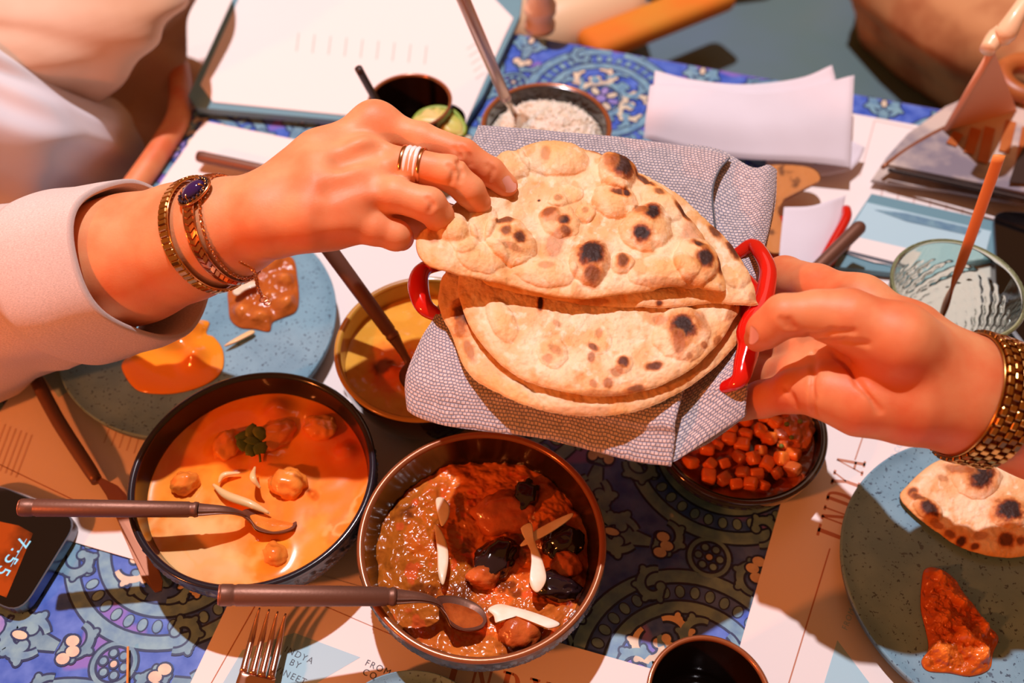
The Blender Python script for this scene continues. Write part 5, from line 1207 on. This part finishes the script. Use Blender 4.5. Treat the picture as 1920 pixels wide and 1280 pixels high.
# 1: broad plate bangle
n = 62; Rg, D, nm = ringat(392, .0022, .52, n)
T, S_, U = frames(Rg, D, nm)
c0 = Rg.mean(0); bg = thing('bracelet', 'broad gold bracelet of flat ribbed plates nearest the cuff', 'bracelet', c0)
pl = np.linalg.norm(Rg[1] - Rg[0]) * .93; pr_ = proto('plate_link', bbox(pl, .0066, .0020, .0006), 'gold')
for i in range(n): place(pr_, bg, Rg[i], T[i], S_[i], U[i], i == 0)
tube('edge_wire', Rg + S_ * .0036 - U * .0004, .0005, 'gold', bg, seg=6, closed=True)
tube('edge_wire', Rg - S_ * .0036 - U * .0004, .0005, 'gold', bg, seg=6, closed=True)
# 2: chevron bracelet with an oval purple stone
n = 54; Rg, D, nm = ringat(424, .0022, .36, n); T, S_, U = frames(Rg, D, nm)
b2_ = thing('bracelet', 'rose gold bracelet of heart shaped chevron links with an oval purple stone', 'bracelet', Rg.mean(0))
def chev(bm):
    for sg in (-1, 1):
        v = [bm.verts.new(q) for q in [(.0022, 0, -.0006), (-.0005, sg * .0034, -.0006), (-.0034, sg * .0030, -.0006), (-.0012, 0, -.0006), (.0020, 0, .0010), (-.0004, sg * .0032, .0004), (-.0030, sg * .0028, .0004), (-.0010, 0, .0010)]]
        for f in ((0, 1, 2, 3), (4, 7, 6, 5), (0, 4, 5, 1), (1, 5, 6, 2), (2, 6, 7, 3), (3, 7, 4, 0)): bm.faces.new([v[i] for i in (f if sg > 0 else f[::-1])])
    bm.verts.index_update()
pr_ = proto('chevron_link', chev, 'rosegold')
for i in range(n): place(pr_, b2_, Rg[i], T[i], S_[i], U[i], i == 0)
tube('side_wire', Rg + S_ * .0036, .0005, 'rosegold', b2_, seg=6, closed=True)
tube('side_wire', Rg - S_ * .0036, .0005, 'rosegold', b2_, seg=6, closed=True)
gp, gn = hit(LB, 369, 364); gp = Vector(gp) + Vector(gn) * .0035; gn = Vector(gn); gx = (P(395, 350, .24) - P(345, 375, .24)); gx = (gx - gn * gx.dot(gn)).normalized(); gy = gn.cross(gx)
gl_ = []
bm = bmesh.new(); bmesh.ops.create_uvsphere(bm, u_segments=32, v_segments=16, radius=1); V = [gp + gx * v.co.x * .0078 + gy * v.co.y * .0056 + gn * v.co.z * .0040 for v in bm.verts]; F = [[v.index for v in f.verts] for f in bm.faces]; bm.free()
mk('purple_stone', [tuple(v) for v in V], F, 'gem', b2_)['label'] = 'oval purple stone in a beaded setting'
for k_ in (0, 1): tube('setting', [gp + gx * math.cos(a) * (.0086 + .0022 * k_) + gy * math.sin(a) * (.0064 + .0022 * k_) - gn * .0012 for a in np.linspace(0, 2 * PI, 40, endpoint=False)], .0009, 'rosegold', b2_, seg=8, closed=True)
prb = proto('bead', lambda bm: (bmesh.ops.create_icosphere(bm, subdivisions=2, radius=.00105), bm.verts.index_update()), 'darkgem')
for k_ in range(20):
    a = 2 * PI * k_ / 20; place(prb, b2_, gp + gx * math.cos(a) * .0097 + gy * math.sin(a) * .0075 + gn * .0002, gx, gy, gn, k_ == 0)
for a in (.7, 2.4, 3.8, 5.5): tube('claw', [gp + gx * math.cos(a) * .0085 + gy * math.sin(a) * .0062, gp + gx * math.cos(a) * .0062 + gy * math.sin(a) * .0044 + gn * .0028], .0006, 'rosegold', b2_, seg=6)
# 3: fine chain with hanging end
n = 96; Rg, D, nm = ringat(440, .0012, .33, n); T, S_, U = frames(Rg, D, nm)
b3_ = thing('bracelet', 'fine gold chain bracelet with a dangling end nearest the hand', 'bracelet', Rg.mean(0))
def lk(bm):
    a = np.linspace(0, 2 * PI, 10, endpoint=False); c = np.linspace(0, 2 * PI, 5, endpoint=False); v = [[bm.verts.new((.0013 * math.cos(p) * (1 + .33 * math.cos(q)), .0008 * math.sin(p) * (1 + .5 * math.cos(q)), .0004 * math.sin(q))) for q in c] for p in a]
    for i in range(10):
        for j in range(5): bm.faces.new([v[i][j], v[(i + 1) % 10][j], v[(i + 1) % 10][(j + 1) % 5], v[i][(j + 1) % 5]])
    bm.verts.index_update()
pr_ = proto('chain_link', lk, 'rosegold')
for i in range(n):
    s1, u1 = (S_[i], U[i]) if i % 2 else (U[i], -S_[i]); place(pr_, b3_, Rg[i], T[i], s1, u1, i == 0)
dg = spline([P(452, 492, .200), P(474, 505, .196), P(480, 520, .188), P(484, 540, .178), P(492, 556, .168)], 26)
for i in range(26):
    T_ = Vector(dg[min(i + 1, 25)] - dg[max(i - 1, 0)]).normalized(); s1 = T_.cross(Vector((0, 0, 1))).normalized(); u1 = s1.cross(T_)
    if i % 2: s1, u1 = u1, -s1
    place(pr_, b3_, dg[i], T_, s1, u1, False)
dgl = spline([P(472, 496, .198), P(476, 503, .196), P(474, 508, .195)], 5)
tube('charm', [Vector(dg[-1]) + Vector((math.cos(a) * .0022 + .001, math.sin(a) * .0022 - .002, 0)) for a in np.linspace(0, 2 * PI, 18, endpoint=False)], .0005, 'rosegold', b3_, seg=6, closed=True)
tube('charm', [Vector(dg[-1]) + Vector((math.cos(a) * .0018 + .0035, math.sin(a) * .0018 - .0045, 0)) for a in np.linspace(0, 2 * PI, 18, endpoint=False)], .0005, 'rosegold', b3_, seg=6, closed=True)
# ---- ring
fa, fb = np.array(P(740, 306, .226)), np.array(P(800, 315, .2255)); ax_ = (fb - fa) / np.linalg.norm(fb - fa); fc = np.array(P(774, 311, .226))
RB = Body(); RB.cone(fa, 33 * mpp(775, 312, .226), fb, 33 * mpp(775, 312, .226))
rg = thing('finger_ring', 'wide ring of white ceramic between rose gold edges on the middle finger', 'ring', fc)
def band(name, s0, s1, o_in, o_out, m, bulge=0):
    R_ = []
    prof = [(s0, o_in), (s0, o_out * .8), (s0 + (s1 - s0) * .12, o_out), ((s0 + s1) / 2, o_out + bulge), (s1 - (s1 - s0) * .12, o_out), (s1, o_out * .9), (s1, o_in)]
    for s, o_ in prof: R_.append(RB.ring(fc + ax_ * s, ax_, o_, 64)[0])
    return loft(name, R_, m, rg)
w = .0066
band('gold_edge', -w, -w * .66, -.0004, .0016, 'rosegold'); band('gold_edge', w * .66, w, -.0004, .0016, 'rosegold')
for k_ in range(3): band('ceramic_band', -w * .64 + k_ * w * .43, -w * .64 + (k_ + 1) * w * .43 - .0001, -.0004, .0014, 'white', .0005)

P = _P0

# ================================================================== PERSON HOLDING THE DISH FROM THE RIGHT
t2_ = thing('person', 'bare forearm and hand with gold watch holding the red dish from the right', 'person', P(2150, 850, .1))
RBd = Body(); _P0 = P
def P(x, y, h): return _P0(x, y, h + (.010 * min(1, max(0, (1800 - x) / 300)) if h > .1 else 0))
RBd.chain([(2240, 880, .115, 118), (2100, 834, .130, 116), (1960, 788, .148, 113), (1850, 752, .162, 109), (1795, 735, .169, 103)], .006)
# back / top edge of the hand, index metacarpal
RBd.chain([(1800, 728, .167, 90), (1700, 636, .178, 64), (1612, 568, .168, 46)], .012)
# palm centre
RBd.chain([(1790, 735, .164, 88), (1680, 700, .164, 70), (1570, 652, .150, 46)], .012)
# heel and outer edge
RBd.chain([(1790, 750, .164, 90), (1700, 750, .170, 76), (1610, 752, .168, 56), (1550, 735, .166, 42)], .012)
# thumb: base mound, knuckle, tip
RBd.chain([(1770, 704, .178, 80), (1680, 640, .200, 68), (1588, 598, .202, 50), (1530, 588, .200, 40)], .010)
RBd.chain([(1530, 588, .200, 40), (1470, 592, .196, 37), (1436, 618, .186, 31), (1421, 634, .175, 25)], .006)
# index finger reaching behind the handle
RBd.chain([(1612, 568, .168, 46), (1530, 538, .150, 41), (1470, 520, .130, 38), (1410, 530, .104, 30)], .004, .012)
# middle finger, in shade under the thumb
RBd.chain([(1575, 650, .158, 46), (1500, 655, .138, 38), (1445, 665, .120, 33), (1390, 668, .104, 27)], .004, .012)
# ring finger
RBd.chain([(1565, 700, .160, 44), (1490, 704, .142, 37), (1430, 705, .122, 32), (1370, 700, .104, 26)], .004, .012)
# little finger bright at the bottom
RBd.chain([(1550, 735, .166, 42), (1488, 735, .152, 37), (1430, 748, .134, 33), (1375, 765, .116, 27)], .004, .010)
creases(RBd, [[(1517, 628), (1524, 660), (1526, 700), (1523, 745), (1527, 778)], [(1474, 728), (1486, 746), (1492, 762)], 
              [(1532, 630), (1560, 622), (1600, 622)], [(1545, 640), (1585, 640), (1625, 645)], [(1465, 598), (1474, 612)], [(1480, 600), (1488, 614)], [(1560, 655), (1610, 720), (1650, 770)]], .0009, .0030, .0002)
RBm = RBd.mesh('arm_and_hand', .0010, 'skin2', t2_)
p_, g_ = hit(RBd, 1409, 628); nail(RBm, Vector(p_) - Vector(g_) * .0006, Vector(g_) + Vector((-.5, .1, 0)), P(1400, 645, .15) - P(1425, 605, .16), .0042, .0052)

# ---- gold link watch strap
wc = np.array(P(1838, 748, .163)); wa = np.array(P(1960, 788, .148)) - np.array(P(1795, 735, .169)); wa = wa - CAMV * (wa @ CAMV) * .5; wa /= np.linalg.norm(wa)
wt = thing('wrist_watch', 'gold watch with a five row link strap on the right wrist', 'watch', wc)
n = 40; cols = 5; pitch = .0044
links = proto('strap_link', bbox(1, 1, 1, .13), 'watchgold'); first = True
for j in range(cols):
    Rg, D, nm = RBd.ring(wc + wa * (j - 2) * pitch, wa, .0022, n * 2, ref=CAMV); T, S_, U = frames(Rg, D, nm)
    for i in range(n):
        q = (2 * i + (j % 2)) % (2 * n); ln = np.linalg.norm(Rg[1] - Rg[0]) * 2 * (.62 if j % 2 else .80)
        place(links, wt, Rg[q], T[q] * ln, S_[q] * pitch * (.80 if j % 2 == 0 else .92), U[q] * .0030, first); first = False
Rg, D, nm = RBd.ring(wc - wa * 2.6 * pitch, wa, .0012, 90, ref=CAMV); tube('edge_bar', Rg, .0008, 'watchgold', wt, seg=6, closed=True)
Rg, D, nm = RBd.ring(wc + wa * 2.6 * pitch, wa, .0012, 90, ref=CAMV); tube('edge_bar', Rg, .0008, 'watchgold', wt, seg=6, closed=True)
# steel-rimmed case on the underside of the wrist
Rg, D, nm = RBd.ring(wc, wa, .002, 40, ref=-CAMV); T, S_, U = frames(Rg, D, nm)
C0 = Rg[0]; a = np.linspace(0, 2 * PI, 40, endpoint=False)
V = []
for r_, z_ in ((0, 0), (.014, 0), (.0155, .002), (.0155, .006), (.013, .0075), (0, .0075)): V += [C0 + T[0] * r_ * math.cos(q) + S_[0] * r_ * math.sin(q) + U[0] * z_ for q in a]
mk('watch_case', V, grid_faces(6, 40, False, True), 'watchgold', wt)

P = _P0
# piece of flatbread on the right plate
NB = [(1684, 936), (1700, 912), (1735, 880), (1765, 866), (1820, 862), (1900, 880), (1990, 920), (1985, 1010), (1920, 1046), (1860, 1048), (1800, 1032), (1755, 1003), (1710, 968)]
o = naan('triangular flatbread piece with dark char spots on the right plate', NB, (1830, 955), .0165, [(1825, 905, 40, 34, 0, .004), (1885, 968, 34, 28, 0, .003), (1735, 962, 26, 16, .6, .003)],
     [(1828, 903, 24, 24, 0, 1.0), (1880, 968, 26, 20, .1, 1.0), (1733, 963, 20, 11, .7, .95), (1880, 1020, 14, 12, 0, .75), (1905, 1022, 8, 8, 0, .6), (1795, 1022, 9, 8, 0, .9), (1706, 930, 8, 8, 0, .7), (1715, 940, 10, 6, .5, .6), (1790, 890, 22, 8, .3, .5), (1822, 1032, 8, 5, 0, .7), (1775, 1008, 12, 6, .5, .6),
      (1760, 905, 10, 5, .3, .3), (1750, 990, 14, 5, .6, .5), (1830, 1012, 12, 7, 0, .35)], lambda x, y: .004 + 0 * x, 8, th=.003, puff=.0035)
